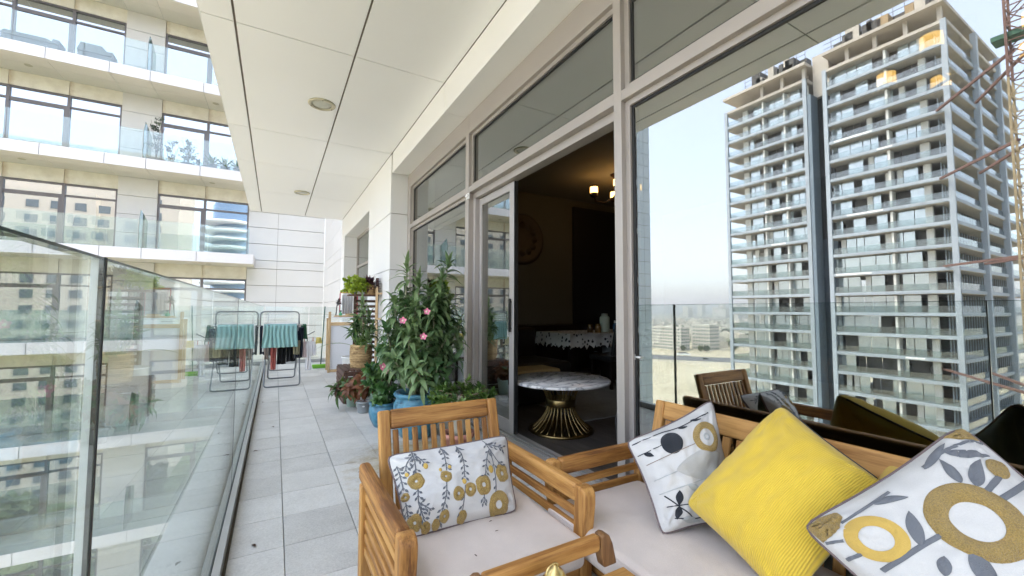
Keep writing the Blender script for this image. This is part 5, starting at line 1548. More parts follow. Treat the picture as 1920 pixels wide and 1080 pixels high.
pc7 = Vector((1.15, 6.98, 1.373))
lp = thing('potted_plant', 'lime green trailing plant on the upper shelf', 'plant', pc7, 'plants along the window')
pot_lathe(pc7, [(0.001, 0.0), (0.06, 0.0), (0.075, 0.115), (0.068, 0.115), (0.064, 0.09), (0.001, 0.09)], m_whitepot, lp, 24)
rs_lime = [mesh_of(rosette(s + 120, 13, 0.085, 0.055, 1.0, -40, 70, ax=0.06, nseg=4), 'leaf_cluster', m_leaf_lime) for s in range(3)]
for k in range(34):
    a = q.uniform(0, 6.28); r = 0.16 * math.sqrt(q.random()); cluster(lp, rs_lime, pc7 + Vector((-0.04 + math.cos(a) * r * 1.2, -0.03 + math.sin(a) * r, q.uniform(0.08, 0.28))), (math.cos(a), math.sin(a), 0.5), q.uniform(0.7, 1.05), q)
for k in range(6):
    cluster(lp, rs_lime, pc7 + Vector((-0.10 - 0.03 * k, -0.06, 0.12 - 0.015 * k)), (-0.8, -0.3, -0.1), 0.6, q)
pc8 = Vector((1.33, 6.97, 1.373))
rp_ = thing('potted_plant', 'purple spiky leaved plant in a woven pot on the upper shelf', 'plant', pc8, 'plants along the window')
for k in range(9):
    z = 0.008 + k * 0.017
    MB().tube([pc8 + Vector(((0.078 + 0.003 * (1 if (j + k) % 2 else -1)) * math.cos(a), (0.078 + 0.003 * (1 if (j + k) % 2 else -1)) * math.sin(a), z)) for j, a in enumerate([2 * math.pi * j / 24 for j in range(25)])], 0.0088, 6, cap=False).build('basket_weave', m_basket, rp_)
pot_lathe(pc8, [(0.001, 0.0), (0.07, 0.0), (0.07, 0.13), (0.001, 0.135)], m_soil, rp_, name='soil')
rs_pur = mesh_of(rosette(131, 34, 0.25, 0.050, 0.5, 0, 80, ax=0.05), 'leaf_cluster', m_leaf_purple)
for k in range(3): cluster(rp_, [rs_pur], pc8 + Vector((q.uniform(-0.02, 0.02), q.uniform(-0.02, 0.02), 0.15)), (q.uniform(-0.3, 0.3), q.uniform(-0.3, 0.1), 1), 0.9, q)

# ---- plants and furniture on the wing's balconies
m_planter = M('dark_planter', (0.05, 0.055, 0.06), 0.6)
rs_agave = mesh_of(rosette(150, 26, 0.62, 0.09, 0.35, 10, 80, ax=0.05), 'leaf_cluster', m_leaf_fresh)
for i, (x, lab) in enumerate(((-2.72, 'left'), (-2.22, 'middle'), (-1.72, 'right'))):
    p = Vector((x, YF + 0.38, LV[6]))
    t = thing('potted_plant', 'spiky agave behind the wing balcony glass, the %s one of three' % lab, 'plant', p, 'agaves on the wing balcony')
    pot_lathe(p, [(0.001, 0), (0.16, 0), (0.2, 0.22), (0.17, 0.22), (0.001, 0.2)], m_planter, t, 16)
    cluster(t, [rs_agave], p + Vector((0, 0, 0.24)), (0, 0, 1), 1.0, q)
m_leaf_grey = leafmat('grey_green_leaf', (0.06, 0.08, 0.05), (0.17, 0.20, 0.13), 0.6, 0.2)
rs_loose = [mesh_of(rosette(s + 160, 9, 0.17, 0.07, 0.6, -30, 70, ax=0.15, nseg=3), 'leaf_cluster', m_leaf_grey) for s in range(3)]
for i, (x, hgt, lab) in enumerate(((-4.72, 2.0, 'tall thin shrub in a dark bowl beside the wing balcony divider'), (-3.62, 1.25, 'small bare shrub behind the wing balcony glass'))):
    p = Vector((x, YF + 0.5, LV[6]))
    t = thing('potted_plant', lab, 'plant', p)
    pot_lathe(p, [(0.001, 0), (0.2, 0), (0.33 if i == 0 else 0.26, 0.16), (0.28 if i == 0 else 0.2, 0.16), (0.001, 0.14)], m_planter, t, 16)
    for k in range(5):
        a = k * 1.3; shoot(t, [p + Vector((0, 0, 0.1)), p + Vector((0.08 * math.cos(a), 0.08 * math.sin(a), hgt * 0.45)), p + Vector((0.3 * math.cos(a), 0.2 * math.sin(a), hgt * q.uniform(0.7, 1.0)))], 0.016, 0.006, m_twig)
    for k in range(30):
        a = q.uniform(0, 6.28); r = q.uniform(0.05, 0.36); cluster(t, rs_loose, p + Vector((r * math.cos(a), r * math.sin(a) * 0.6, hgt * q.uniform(0.3, 1.0))), (math.cos(a), math.sin(a), 0.5), q.uniform(0.5, 0.9), q)
m_outdoor = M('grey_rattan', (0.16, 0.165, 0.17), 0.7, var=0.2, vscale=30)
for i, (x0, x1, hb, lab) in enumerate(((-9.4, -7.85, 0.42, 'long low grey outdoor sofa on the upper wing balcony'), (-7.30, -6.25, 0.62, 'grey outdoor armchair on the upper wing balcony'))):
    t = thing('outdoor_sofa', lab, 'sofa', ((x0 + x1) / 2, YF + 0.6, LV[7]))
    z = LV[7]
    box('seat', (x0, YF + 0.25, z + 0.05), (x1, YF + 0.95, z + 0.30), m_outdoor, t, 0.02)
    b = MB(); b.v = [(x0, YF + 0.18, z + 0.301), (x1, YF + 0.18, z + 0.301), (x1, YF + 0.32, z + 0.301), (x0, YF + 0.32, z + 0.301), (x0 + 0.12, YF + 0.14, z + hb), (x1 - 0.3, YF + 0.14, z + hb), (x1 - 0.3, YF + 0.26, z + hb), (x0 + 0.12, YF + 0.26, z + hb)]
    for f in ((0, 3, 2, 1), (4, 5, 6, 7), (0, 1, 5, 4), (1, 2, 6, 5), (2, 3, 7, 6), (3, 0, 4, 7)): b.face(f)
    b.build('backrest', m_outdoor, t)
    box('armrest', (x1 - 0.20, YF + 0.33, z + 0.301), (x1, YF + 0.95, z + 0.55), m_outdoor, t, 0.02)
    for xx in (x0 + 0.05, x1 - 0.1): box('leg', (xx, YF + 0.3, z), (xx + 0.05, YF + 0.9, z + 0.049), m_planter, t)

# ================================================================ drying rack and laundry
m_rack = M('grey_rack_tube', (0.20, 0.21, 0.22), 0.35, metal=0.6)
m_wire = M('white_wire', (0.65, 0.65, 0.64), 0.4)
rk = thing('drying_rack', 'folding wire drying rack with laundry standing at the far end of the railing', 'drying rack', (0.13, 7.3, 0))
def utube(x0, x1, ya, za, yb, zb, r=0.011, rad=0.05):
    """U-frame: open at (y=ya, z=za), closed bar at (y=yb, z=zb), rounded corners"""
    a = Vector((x0, ya, za)); b_ = Vector((x0, yb, zb)); c = Vector((x1, yb, zb)); d = Vector((x1, ya, za))
    dn = (b_ - a).normalized(); pts = [a, b_ - dn * rad]
    for k in range(1, 6):
        t = k / 6; pts.append(b_ - dn * rad * (1 - t) ** 2 + Vector((rad * t ** 2, 0, 0)))
    pts.append(b_ + Vector((rad, 0, 0))); pts.append(c - Vector((rad, 0, 0)))
    for k in range(1, 6):
        t = 1 - k / 6; pts.append(c - dn * rad * (1 - t) ** 2 - Vector((rad * t ** 2, 0, 0)))
    pts += [c - dn * rad, d]
    return pts
MB().tube(utube(-0.115, 0.345, 7.75, 0.90, 6.93, 0.012), 0.011, 8).build('leg_frame', m_rack, rk)
MB().tube(utube(-0.075, 0.305, 6.93, 0.90, 7.78, 0.012), 0.011, 8).build('leg_frame', m_rack, rk)
MB().tube(utube(-0.060, 0.300, 7.02, 0.46, 7.30, 0.20), 0.009, 8).build('brace_frame', m_rack, rk)
MB().tube(utube(-0.185, 0.315, 6.98, 0.88, 7.02, 1.095, rad=0.06), 0.010, 8).build('wing_frame', m_rack, rk)
MB().tube(utube(-0.100, 0.340, 7.70, 0.88, 7.74, 1.06, rad=0.06), 0.009, 8).build('wing_frame', m_wire, rk)
MB().tube([(-0.15, 6.95, 0.90), (0.36, 6.95, 0.90), (0.36, 7.75, 0.90), (-0.15, 7.75, 0.90), (-0.15, 6.95, 0.90)], 0.008, 8).build('top_frame', m_wire, rk)
for k in range(8):
    y = 7.02 + k * 0.09
    MB().tube([(-0.15, y, 0.90), (0.36, y, 0.90)], 0.0028, 5).build('line_wire', m_wire, rk)
for k in range(3):
    MB().tube([(-0.17, 7.0 + 0.005 * k, 0.95 + k * 0.04), (0.30, 7.0 + 0.005 * k, 0.95 + k * 0.04)], 0.0025, 5).build('line_wire', m_wire, rk)

def cloth_sheet(name, label, x0, x1, y, ztop, zbot, mat, amp=0.012, folds=6, taper=0.0, over=0.12, seed=0, nx=30, nz=14, cat='laundry', group='laundry on the drying rack', hem=0.015):
    """cloth hung over a line that runs along X at (y, ztop): a front fall and a short back fall, with thickness"""
    q = random.Random(seed); ph = q.uniform(0, 6); b = MB()
    rows = [(-over, 0.022)] + [(-over * (1 - k / 3), 0.018) for k in range(1, 3)] + [(0.0, 0.0)] + [((ztop - zbot) * k / nz, -0.014) for k in range(1, nz + 1)]
    for (s, dy) in rows:
        d = abs(s) / max(0.01, ztop - zbot)
        for i in range(nx + 1):
            u = i / nx; xc = (x0 + x1) / 2; x = xc + (u - 0.5) * (x1 - x0) * (1 - taper * d)
            w = amp * min(1, d * 3 + 0.15) * (math.sin(u * folds * 6.283 + ph + 3.2 * mnoise.noise(Vector((u * 2.6, d * 1.4, seed)))) * (0.6 + 0.8 * abs(mnoise.noise(Vector((u * 4 + 9, 0, seed))))) + 0.6 * mnoise.noise(Vector((u * 7, d * 3, seed + 3))))
            z = ztop - abs(s) - (hem * mnoise.noise(Vector((u * 4, 2, seed))) if s > 0 and d > 0.8 else 0)
            b.v.append((x, y + dy + w, z))
    n = nx + 1
    for j in range(len(rows) - 1):
        for i in range(nx): b.face((j * n + i, j * n + i + 1, (j + 1) * n + i + 1, (j + 1) * n + i), True)
    o = b.build(name, mat)
    md = o.modifiers.new('thickness', 'SOLIDIFY'); md.thickness = 0.003
    return tag(o, label, cat, group)
m_teal = fabric('teal_cloth', (0.25, 0.43, 0.43), var=0.06); m_navy = fabric('navy_cloth', (0.012, 0.016, 0.028)); m_black = fabric('black_cloth', (0.010, 0.010, 0.012))
m_red = fabric('coral_cloth', (0.42, 0.115, 0.10)); m_taupe = fabric('taupe_cloth', (0.22, 0.17, 0.15)); m_whitec = fabric('white_sock', (0.68, 0.67, 0.70)); m_greyt = fabric('grey_towel', (0.40, 0.40, 0.41))
m_pinkish = fabric('pale_pink_cloth', (0.62, 0.50, 0.51))
m_greenc = fabric('bottle_green_cloth', (0.04, 0.12, 0.07)); m_yel = fabric('yellow_cloth', (0.62, 0.52, 0.16))
cloth_sheet('towel', 'pale teal towel draped over the front of the drying rack', -0.135, 0.285, 6.945, 0.915, 0.575, m_teal, 0.012, 8, -0.10, seed=2, nx=60)
cloth_sheet('sports_leggings', 'navy leggings with a white stripe hung at the rail end of the rack', -0.192, -0.085, 7.10, 0.89, 0.47, m_navy, 0.010, 2, 0.2, seed=5, nx=14)
cloth_sheet('side_stripe', 'narrow white stripe of cloth beside the navy leggings', -0.150, -0.132, 7.076, 0.89, 0.51, m_whitec, 0.004, 1, 0.0, seed=6, nx=4)
cloth_sheet('scarf', 'coral red cloth hanging below the teal towel', -0.055, 0.045, 7.13, 0.895, 0.235, m_red, 0.018, 2, 0.35, seed=8, nx=18)
cloth_sheet('trousers', 'black trousers hanging in the middle of the drying rack', 0.035, 0.165, 7.21, 0.895, 0.30, m_black, 0.014, 2, 0.1, seed=9, nx=18)
cloth_sheet('shirt', 'black shirt hanging at the right of the drying rack', 0.155, 0.310, 7.16, 0.895, 0.34, m_black, 0.018, 3, 0.1, seed=10, nx=18)
cloth_sheet('top', 'dark crumpled top at the right front of the drying rack', 0.255, 0.385, 7.03, 0.86, 0.40, m_navy, 0.02, 3, 0.2, seed=12, nx=18)
cloth_sheet('undershirt', 'taupe cloth hanging under the left of the teal towel', -0.125, -0.065, 7.06, 0.895, 0.40, m_taupe, 0.012, 2, 0.1, seed=13, nx=14)
cloth_sheet('sleeve', 'green cloth hung over the right arm of the drying rack', 0.350, 0.420, 7.10, 0.905, 0.68, m_greenc, 0.012, 2, -0.5, seed=14, nx=12)
# sock hanger with pegs
hg = thing('sock_hanger', 'small peg hanger with an arm hooked to the right of the rack', 'hanger', (0.48, 7.12, 0.6))
MB().tube([(0.36, 7.10, 0.70), (0.45, 7.10, 0.74), (0.54, 7.10, 0.79)], 0.007, 7).build('arm', m_rack, hg)
MB().tube([(0.38, 7.11, 0.70), (0.56, 7.11, 0.70)], 0.005, 6).build('bar', m_wire, hg)
for k, x in enumerate((0.40, 0.44, 0.48, 0.52, 0.55)):
    box('peg', (x - 0.006, 7.104, 0.625), (x + 0.006, 7.116, 0.695), (m_red, m_greenc, m_whitec, m_red, m_wire)[k], hg)
for k, (x0, x1, zb, mt, lab) in enumerate(((0.365, 0.430, 0.40, m_pinkish, 'pinkish white sock nearest the rack on the peg hanger'), (0.425, 0.490, 0.20, m_whitec, 'longest white sock on the peg hanger'), (0.485, 0.560, 0.42, m_whitec, 'white sock at the outer end of the peg hanger'))):
    cloth_sheet('sock', lab, x0, x1, 7.10, 0.635, zb, mt, 0.012, 2, -0.25, 0.03, seed=30 + k, nx=12, group='socks on the peg hanger')
cloth_sheet('duster_cloth', 'yellow cloth pegged at the far end of the hanger', 0.565, 0.635, 7.10, 0.695, 0.60, m_yel, 0.012, 1, -0.4, 0.02, seed=40, nx=10)

# ================================================================ far corner: framed board unit, towel, duster, broom
m_board = M('white_board', (0.74, 0.75, 0.78), 0.35, var=0.02)
bu = thing('cabinet', 'white panelled pine framed cabinet at the far end of the balcony', 'cabinet', (1.15, 8.25, 0))
bar('front_post', (0.855, 8.10, 0.0), (0.855, 8.10, 1.09), 0.042, 0.042, m_pale_wood, bu)
bar('front_post', (1.43, 8.10, 0.0), (1.43, 8.10, 0.97), 0.042, 0.042, m_pale_wood, bu)
bar('top_rail', (0.877, 8.10, 0.87), (1.408, 8.10, 0.87), 0.03, 0.06, m_pale_wood, bu)
bar('bottom_rail', (0.877, 8.10, 0.03), (1.408, 8.10, 0.03), 0.03, 0.045, m_pale_wood, bu)
box('front_board', (0.877, 8.105, 0.053), (1.408, 8.118, 0.839), m_board, bu)
box('counter', (0.84, 8.08, 0.972), (1.45, 8.50, 0.992), m_board, bu, 0.004)
for x in (0.862, 1.428): bar('rear_post', (x, 8.47, 0), (x, 8.47, 0.971), 0.04, 0.04, m_pale_wood, bu)
for k in range(5):
    o = bar('bamboo_stick', (0.93 + 0.02 * k, 8.14 + 0.03 * k, 1.006 + 0.008 * (k % 2)), (1.36 - 0.015 * k, 8.16 + 0.04 * k, 1.010 + 0.008 * (k % 2)), 0.035, 0.02, m_pale_wood)
    tag(o, ('longest pine board lying on the white cabinet, nearest its front edge', 'pine board second from the front on the white cabinet', 'middle one of the pine boards on the white cabinet', 'pine board second from the back on the white cabinet', 'shortest pine board lying on the white cabinet, at the back')[k], 'board', 'boards lying on the white cabinet')
# towel rail with grey towel
tr_ = thing('towel_stand', 'small red and wooden towel stand behind the cabinet', 'stand', (1.2, 8.3, 0.993))
bar('rail', (1.05, 8.34, 1.45), (1.36, 8.34, 1.45), 0.022, 0.022, M('orange_wood', (0.50, 0.22, 0.09), 0.5), tr_)
for x in (1.05, 1.36): bar('upright', (x, 8.34, 0.993), (x, 8.34, 1.438), 0.018, 0.018, M('crimson_tube', (0.36, 0.03, 0.06), 0.4), tr_)
cloth_sheet('towel', 'grey towel hanging on the stand above the white cabinet', 1.085, 1.265, 8.32, 1.40, 1.05, m_greyt, 0.010, 4, 0.0, seed=50, nx=24, group=None)
b = thing('wooden_box', 'small pine box under the grey towel', 'box', (1.22, 8.22, 0.993))
box('body', (1.14, 8.17, 0.9935), (1.29, 8.27, 1.045), m_pale_wood, b, 0.003); box('lid', (1.135, 8.165, 1.0455), (1.295, 8.275, 1.055), m_pale_wood, b, 0.002)
du = thing('feather_duster', 'dark feather duster on a black stick standing on the cabinet', 'duster', (0.97, 8.2, 0.993))
MB().tube([(0.965, 8.2, 0.995), (0.985, 8.2, 1.22)], 0.009, 7).build('stick', m_gasket, du)
dd = MB(); qd = random.Random(5)
for k in range(70):
    v = Vector((qd.gauss(0, 1), qd.gauss(0, 1), qd.gauss(0, 1))).normalized(); leaf_strip(dd, Vector((1.015, 8.2, 1.265)) + v * 0.012, v, qd.uniform(0.045, 0.075), 0.022, 0.4, (0, 0, 1), 0.2, 3)
dd.build('feathers', M('charcoal_feather', (0.07, 0.07, 0.075), 0.9), du)
sp_ = thing('spray_bottle', 'small green spray bottle on the white cabinet', 'bottle', (1.045, 8.18, 0.993))
MB().lathe([(0.001, 0), (0.03, 0), (0.032, 0.06), (0.012, 0.085), (0.012, 0.1), (0.001, 0.1)], (1.045, 8.18, 0.993), 16, close=False).build('bottle', M('green_plastic', (0.04, 0.30, 0.14), 0.3), sp_)
MB().box((1.02, 8.17, 1.094), (1.065, 8.19, 1.115)).build('trigger', m_gasket, sp_)
br = thing('broom', 'broom with a lime green brush leaning at the far end railing', 'broom', (0.78, 8.85, 0))
MB().tube([(0.79, 8.8, 0.06), (0.845, 8.86, 1.19)], 0.010, 8).build('handle', M('dark_green_tube', (0.03, 0.09, 0.06), 0.4), br)
MB().box((0.64, 8.77, 0.035), (0.90, 8.84, 0.075)).build('brush_head', M('lime_plastic', (0.20, 0.50, 0.03), 0.4), br, bevel=0.008)
MB().box((0.65, 8.775, 0.002), (0.89, 8.835, 0.0345)).build('bristles', M('lime_bristle', (0.16, 0.40, 0.04), 0.9), br)
bs = thing('basin', 'white plastic basin upside down behind the crate', 'basin', (0.98, 6.3, 0))
MB().lathe([(0.15, 0.0), (0.165, 0.02), (0.17, 0.43), (0.185, 0.44), (0.185, 0.455), (0.165, 0.455), (0.16, 0.40), (0.001, 0.38)], (1.02, 6.35, 0), 32, close=False).build('bucket', m_whitepot, bs)
# dead leaves on the tiles
m_dead = leafmat('dead_leaf', (0.035, 0.018, 0.010), (0.11, 0.05, 0.025), 0.8, 0.1)
spots = [(0.53, 3.05), (-0.05, 2.35), (-0.09, 5.9), (-0.12, 3.9), (0.02, 4.6)]
for k, (x, y) in enumerate(spots):
    b = MB(); leaf_strip(b, (x, y, 0.004), (math.cos(k * 2.1), math.sin(k * 2.1), 0.15), 0.035, 0.016, 0.5, (0, 0, 1), 0.5, 4)
    tag(b.build('dead_leaf', m_dead), ('brown fallen leaf on the tiles left of the armchair', 'dark fallen leaf on the nearest tiles by the railing', 'fallen leaf farthest along the railing channel', 'thin fallen leaf beside the railing channel, mid balcony', 'tiny fallen leaf in the middle of the tiled path')[k], 'leaf', 'fallen leaves')

cloth_sheet('vest', 'dark grey vest hanging behind the coral cloth', -0.12, 0.02, 7.40, 0.895, 0.42, fabric('charcoal_cloth', (0.035, 0.035, 0.04)), 0.016, 3, 0.1, seed=61, nx=18)
cloth_sheet('blouse', 'dull pink blouse hung at the right back of the drying rack', 0.27, 0.36, 7.42, 0.895, 0.62, m_pinkish, 0.014, 2, 0.0, seed=62, nx=14)
cloth_sheet('shorts', 'khaki patterned shorts hanging low at the right of the rack', 0.24, 0.34, 6.99, 0.66, 0.46, fabric('khaki_cloth', (0.22, 0.20, 0.13)), 0.014, 2, 0.2, seed=63, nx=14)
# bits of leaf blown onto the armchair cushion
for k, (x, y) in enumerate(((0.716, 1.367), (0.594, 1.261), (0.742, 1.442))):
    b = MB(); leaf_strip(b, (x, y, 0.3225), (math.cos(k * 1.7), math.sin(k * 1.7), 0.05), 0.016, 0.005, 0.2, (0, 0, 1), 0.3, 3)
    tag(b.build('leaf_bit', m_dead), ('tiny dark leaf bit in the middle of the armchair cushion', 'tiny dark leaf bit near the front of the armchair cushion', 'tiny dark leaf bit close to the oblong pillow on the armchair cushion')[k], 'leaf', 'leaf bits on the armchair cushion')

# ================================================================ living room behind the open door
RX0, RX1, RY0, RY1, RZ = 1.895, 7.6, -2.7, 6.38, 3.30
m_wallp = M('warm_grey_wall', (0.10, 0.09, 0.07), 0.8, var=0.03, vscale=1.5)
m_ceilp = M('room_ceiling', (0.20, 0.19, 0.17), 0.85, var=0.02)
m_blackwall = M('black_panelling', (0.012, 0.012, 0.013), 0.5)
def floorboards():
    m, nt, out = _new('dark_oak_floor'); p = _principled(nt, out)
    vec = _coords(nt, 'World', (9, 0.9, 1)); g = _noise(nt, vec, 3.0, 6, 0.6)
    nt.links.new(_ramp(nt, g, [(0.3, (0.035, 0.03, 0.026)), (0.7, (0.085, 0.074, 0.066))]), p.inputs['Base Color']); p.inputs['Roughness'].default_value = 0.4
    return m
rm = thing('living_room', 'dark living room walls, ceiling and floor seen through the open door', 'room', ((RX0 + RX1) / 2, 2, 0))
m_oak = floorboards()
x = RX0
while x < RX1:
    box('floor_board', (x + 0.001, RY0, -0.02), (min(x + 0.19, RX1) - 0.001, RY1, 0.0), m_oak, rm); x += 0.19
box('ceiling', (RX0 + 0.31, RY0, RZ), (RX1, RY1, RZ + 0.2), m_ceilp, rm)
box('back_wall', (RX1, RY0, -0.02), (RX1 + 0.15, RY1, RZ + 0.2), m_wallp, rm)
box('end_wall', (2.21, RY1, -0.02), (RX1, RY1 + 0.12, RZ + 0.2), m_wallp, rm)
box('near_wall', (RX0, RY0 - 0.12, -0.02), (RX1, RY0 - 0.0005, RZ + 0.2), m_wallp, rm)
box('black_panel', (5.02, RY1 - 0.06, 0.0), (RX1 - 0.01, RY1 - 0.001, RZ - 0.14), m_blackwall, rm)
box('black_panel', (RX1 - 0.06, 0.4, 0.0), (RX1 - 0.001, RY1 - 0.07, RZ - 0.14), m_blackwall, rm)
box('skirting', (2.21, RY1 - 0.02, 0.0005), (5.01, RY1 - 0.0005, 0.10), m_panel, rm)
# ---- marble coffee table on a gold wire base
def marble():
    m, nt, out = _new('white_marble'); p = _principled(nt, out)
    vec = _coords(nt, 'World', (1.0, 1.8, 1.0))
    w = nt.nodes.new('ShaderNodeTexNoise'); w.inputs['Scale'].default_value = 3.2; w.inputs['Detail'].default_value = 8; w.inputs['Distortion'].default_value = 1.6; nt.links.new(vec, w.inputs['Vector'])
    v = _math(nt, 'ABSOLUTE', _math(nt, 'SUBTRACT', w.outputs['Fac'], 0.5))
    vv = _math(nt, 'ADD', v, _math(nt, 'MULTIPLY', _noise(nt, vec, 2.0, 3), 0.03))
    nt.links.new(_ramp(nt, vv, [(0.012, (0.16, 0.16, 0.17)), (0.035, (0.48, 0.48, 0.48)), (0.09, (0.72, 0.71, 0.69))]), p.inputs['Base Color']); p.inputs['Roughness'].default_value = 0.18
    return m
tc_ = Vector((2.365, 3.19, 0.0))
ct = thing('coffee_table', 'round white marble coffee table on a gold wire hourglass base inside the door', 'table', tc_)
MB().lathe([(0.001, 0.452), (0.455, 0.452), (0.466, 0.458), (0.466, 0.472), (0.460, 0.478), (0.001, 0.478)], tc_, 64, close=False).build('marble_top', marble(), ct)
prof = [(0.285, 0.022), (0.245, 0.045), (0.18, 0.11), (0.136, 0.18), (0.125, 0.24), (0.128, 0.29), (0.155, 0.36), (0.205, 0.43), (0.225, 0.452)]
for k in range(26):
    a = 2 * math.pi * k / 26
    MB().tube([tc_ + Vector((r * math.cos(a), r * math.sin(a), z)) for r, z in prof], 0.0055, 6).build('wire', m_gold, ct)
MB().lathe([(0.137, 0.235), (0.141, 0.24), (0.141, 0.295), (0.137, 0.30), (0.132, 0.30), (0.132, 0.235)], tc_, 40, close=False).build('waist_band', m_gold, ct)
MB().lathe([(0.001, 0.0), (0.300, 0.0), (0.305, 0.008), (0.300, 0.022), (0.28, 0.026), (0.26, 0.020), (0.001, 0.018)], tc_, 48, close=False).build('base_ring', m_gold, ct)
# ---- chandeliers
m_lamp = emit('lit_amber_glass', (1.0, 0.50, 0.12), 1.8)
m_iron = M('dark_bronze_metal', (0.05, 0.03, 0.02), 0.4, metal=0.6)
def chandelier(c, lab, n, rot, r=0.30, power=0.45):
    t = thing('chandelier', lab, 'chandelier', c, 'bronze chandeliers in the living room')
    c = Vector(c)
    MB().lathe([(0.001, RZ - c.z - 0.002), (0.085, RZ - c.z - 0.002), (0.08, RZ - c.z - 0.02), (0.03, RZ - c.z - 0.06), (0.012, RZ - c.z - 0.08), (0.012, 0.0), (0.04, -0.03), (0.025, -0.09), (0.001, -0.12)], c, 20, close=False).build('stem', m_iron, t)
    for k in range(n):
        a = rot + 2 * math.pi * k / n; d = Vector((math.cos(a), math.sin(a), 0))
        MB().tube([c + d * 0.02 + Vector((0, 0, -0.04)), c + d * r * 0.5 + Vector((0, 0, -0.13)), c + d * r * 0.9 + Vector((0, 0, -0.10)), c + d * r + Vector((0, 0, -0.03))], 0.012, 7).build('arm', m_iron, t)
        p = c + d * r
        s = MB().lathe([(0.045, -0.02), (0.058, 0.0), (0.062, 0.06), (0.060, 0.13), (0.054, 0.15)], p, 18, close=False).build('shade', m_lamp, t)
        MB().lathe([(0.001, -0.05), (0.05, -0.03), (0.066, 0.0), (0.067, 0.02), (0.063, 0.03)], p, 18, close=False).build('shade_cup', m_iron, s)
        MB().lathe([(0.064, 0.128), (0.066, 0.14), (0.058, 0.156)], p, 18, close=False).build('shade_rim', m_iron, s)
    L = bpy.data.lights.new('chandelier_bulbs', 'POINT'); L.energy = power; L.color = (1.0, 0.62, 0.26); L.shadow_soft_size = 0.12
    lo = bpy.data.objects.new('chandelier_bulbs', L); COL.objects.link(lo); lo.parent = t; lo.location = Vector((-0.02, 0, 0.10))
chandelier((4.66, 4.80, 2.98), 'bronze chandelier with amber shades glowing inside the open door', 4, 2.45, 0.34)
chandelier((4.42, 0.92, 2.96), 'bronze chandelier with amber shades seen through the big window pane', 5, 0.5, 0.42)
# ---- round wall ornament
m_orn = M('dark_carved_wood', (0.03, 0.017, 0.012), 0.5, var=0.4, vscale=18)
ro = thing('wall_ornament', 'dark carved round ornament hanging on the living room end wall', 'ornament', (3.86, RY1 - 0.04, 2.42))
def disc_y(b, c, prof, seg=40):
    base = len(b.v)
    for r, d in prof:
        for k in range(seg):
            a = 2 * math.pi * k / seg; b.v.append((c[0] + r * math.cos(a), c[1] - d, c[2] + r * math.sin(a)))
    for i in range(len(prof) - 1):
        for k in range(seg): p = base + i * seg + k; n = base + i * seg + (k + 1) % seg; b.face((p, n, n + seg, p + seg), True)
    return b
disc_y(MB(), (3.86, RY1 - 0.001, 2.42), [(0.001, 0.03), (0.36, 0.03), (0.40, 0.05), (0.45, 0.05), (0.47, 0.03), (0.47, 0.0)]).build('plate', m_orn, ro)
for k in range(12):
    a = 2 * math.pi * k / 12; disc_y(MB(), (3.86 + 0.26 * math.cos(a), RY1 - 0.031, 2.42 + 0.26 * math.sin(a)), [(0.001, 0.02), (0.04, 0.015), (0.06, 0.0)], 14).build('carved_boss', m_orn, ro)
# ---- dining table with patterned cloth
def floralcloth():
    m, nt, out = _new('floral_tablecloth'); p = _principled(nt, out); vec = _coords(nt, 'Object')
    v = nt.nodes.new('ShaderNodeTexVoronoi'); v.inputs['Scale'].default_value = 13.0; nt.links.new(vec, v.inputs['Vector'])
    n = _noise(nt, vec, 16.0, 2); f = _math(nt, 'ADD', v.outputs['Distance'], _math(nt, 'MULTIPLY', n, 0.35))
    nt.links.new(_ramp(nt, f, [(0.40, (0.035, 0.038, 0.04)), (0.46, (0.70, 0.69, 0.66)), (0.8, (0.74, 0.73, 0.70))]), p.inputs['Base Color']); p.inputs['Roughness'].default_value = 0.8
    return m
m_floral = floralcloth(); m_darkwood = M('dark_furniture', (0.018, 0.013, 0.010), 0.35)
dt = thing('dining_table', 'dark dining table under a patterned cloth at the back of the room', 'table', (4.9, 5.35, 0))
box('table_top', (3.85, 4.95, 0.735), (6.2, 5.85, 0.765), m_darkwood, dt, 0.004)
for x in (3.92, 6.12):
    for y in (5.02, 5.78): bar('leg', (x, y, 0), (x, y, 0.734), 0.07, 0.07, m_darkwood, dt)
b = MB(); n = 60
def skirt(u): return 0.17 + 0.05 * abs(math.sin(u * 9)) + 0.03 * math.sin(u * 23)
per = [(3.84 + 2.37 * k / n, 4.94) for k in range(n + 1)] + [(6.21, 4.94 + 0.92 * k / 20) for k in range(1, 21)] + [(6.21 - 2.37 * k / n, 5.86) for k in range(1, n + 1)] + [(3.84, 5.86 - 0.92 * k / 20) for k in range(1, 21)]
N_ = len(per)
for (x, y) in per: b.v.append((x, y, 0.770))
for i, (x, y) in enumerate(per): b.v.append((x + (0.02 * math.sin(i * 0.8)) * (1 if abs(y - 5.4) > 0.44 else 0) - (0.015 if x < 3.9 else 0), y + 0.014 * math.sin(i * 0.9) - (0.015 if y < 5 else 0), 0.770 - skirt(i * 0.11)))
for i in range(N_ - 1): b.face((i, i + 1, i + 1 + N_, i + N_), True)
b.face(tuple(range(N_)))
tag(b.build('tablecloth', m_floral), 'black and white leaf patterned cloth on the dining table', 'tablecloth')
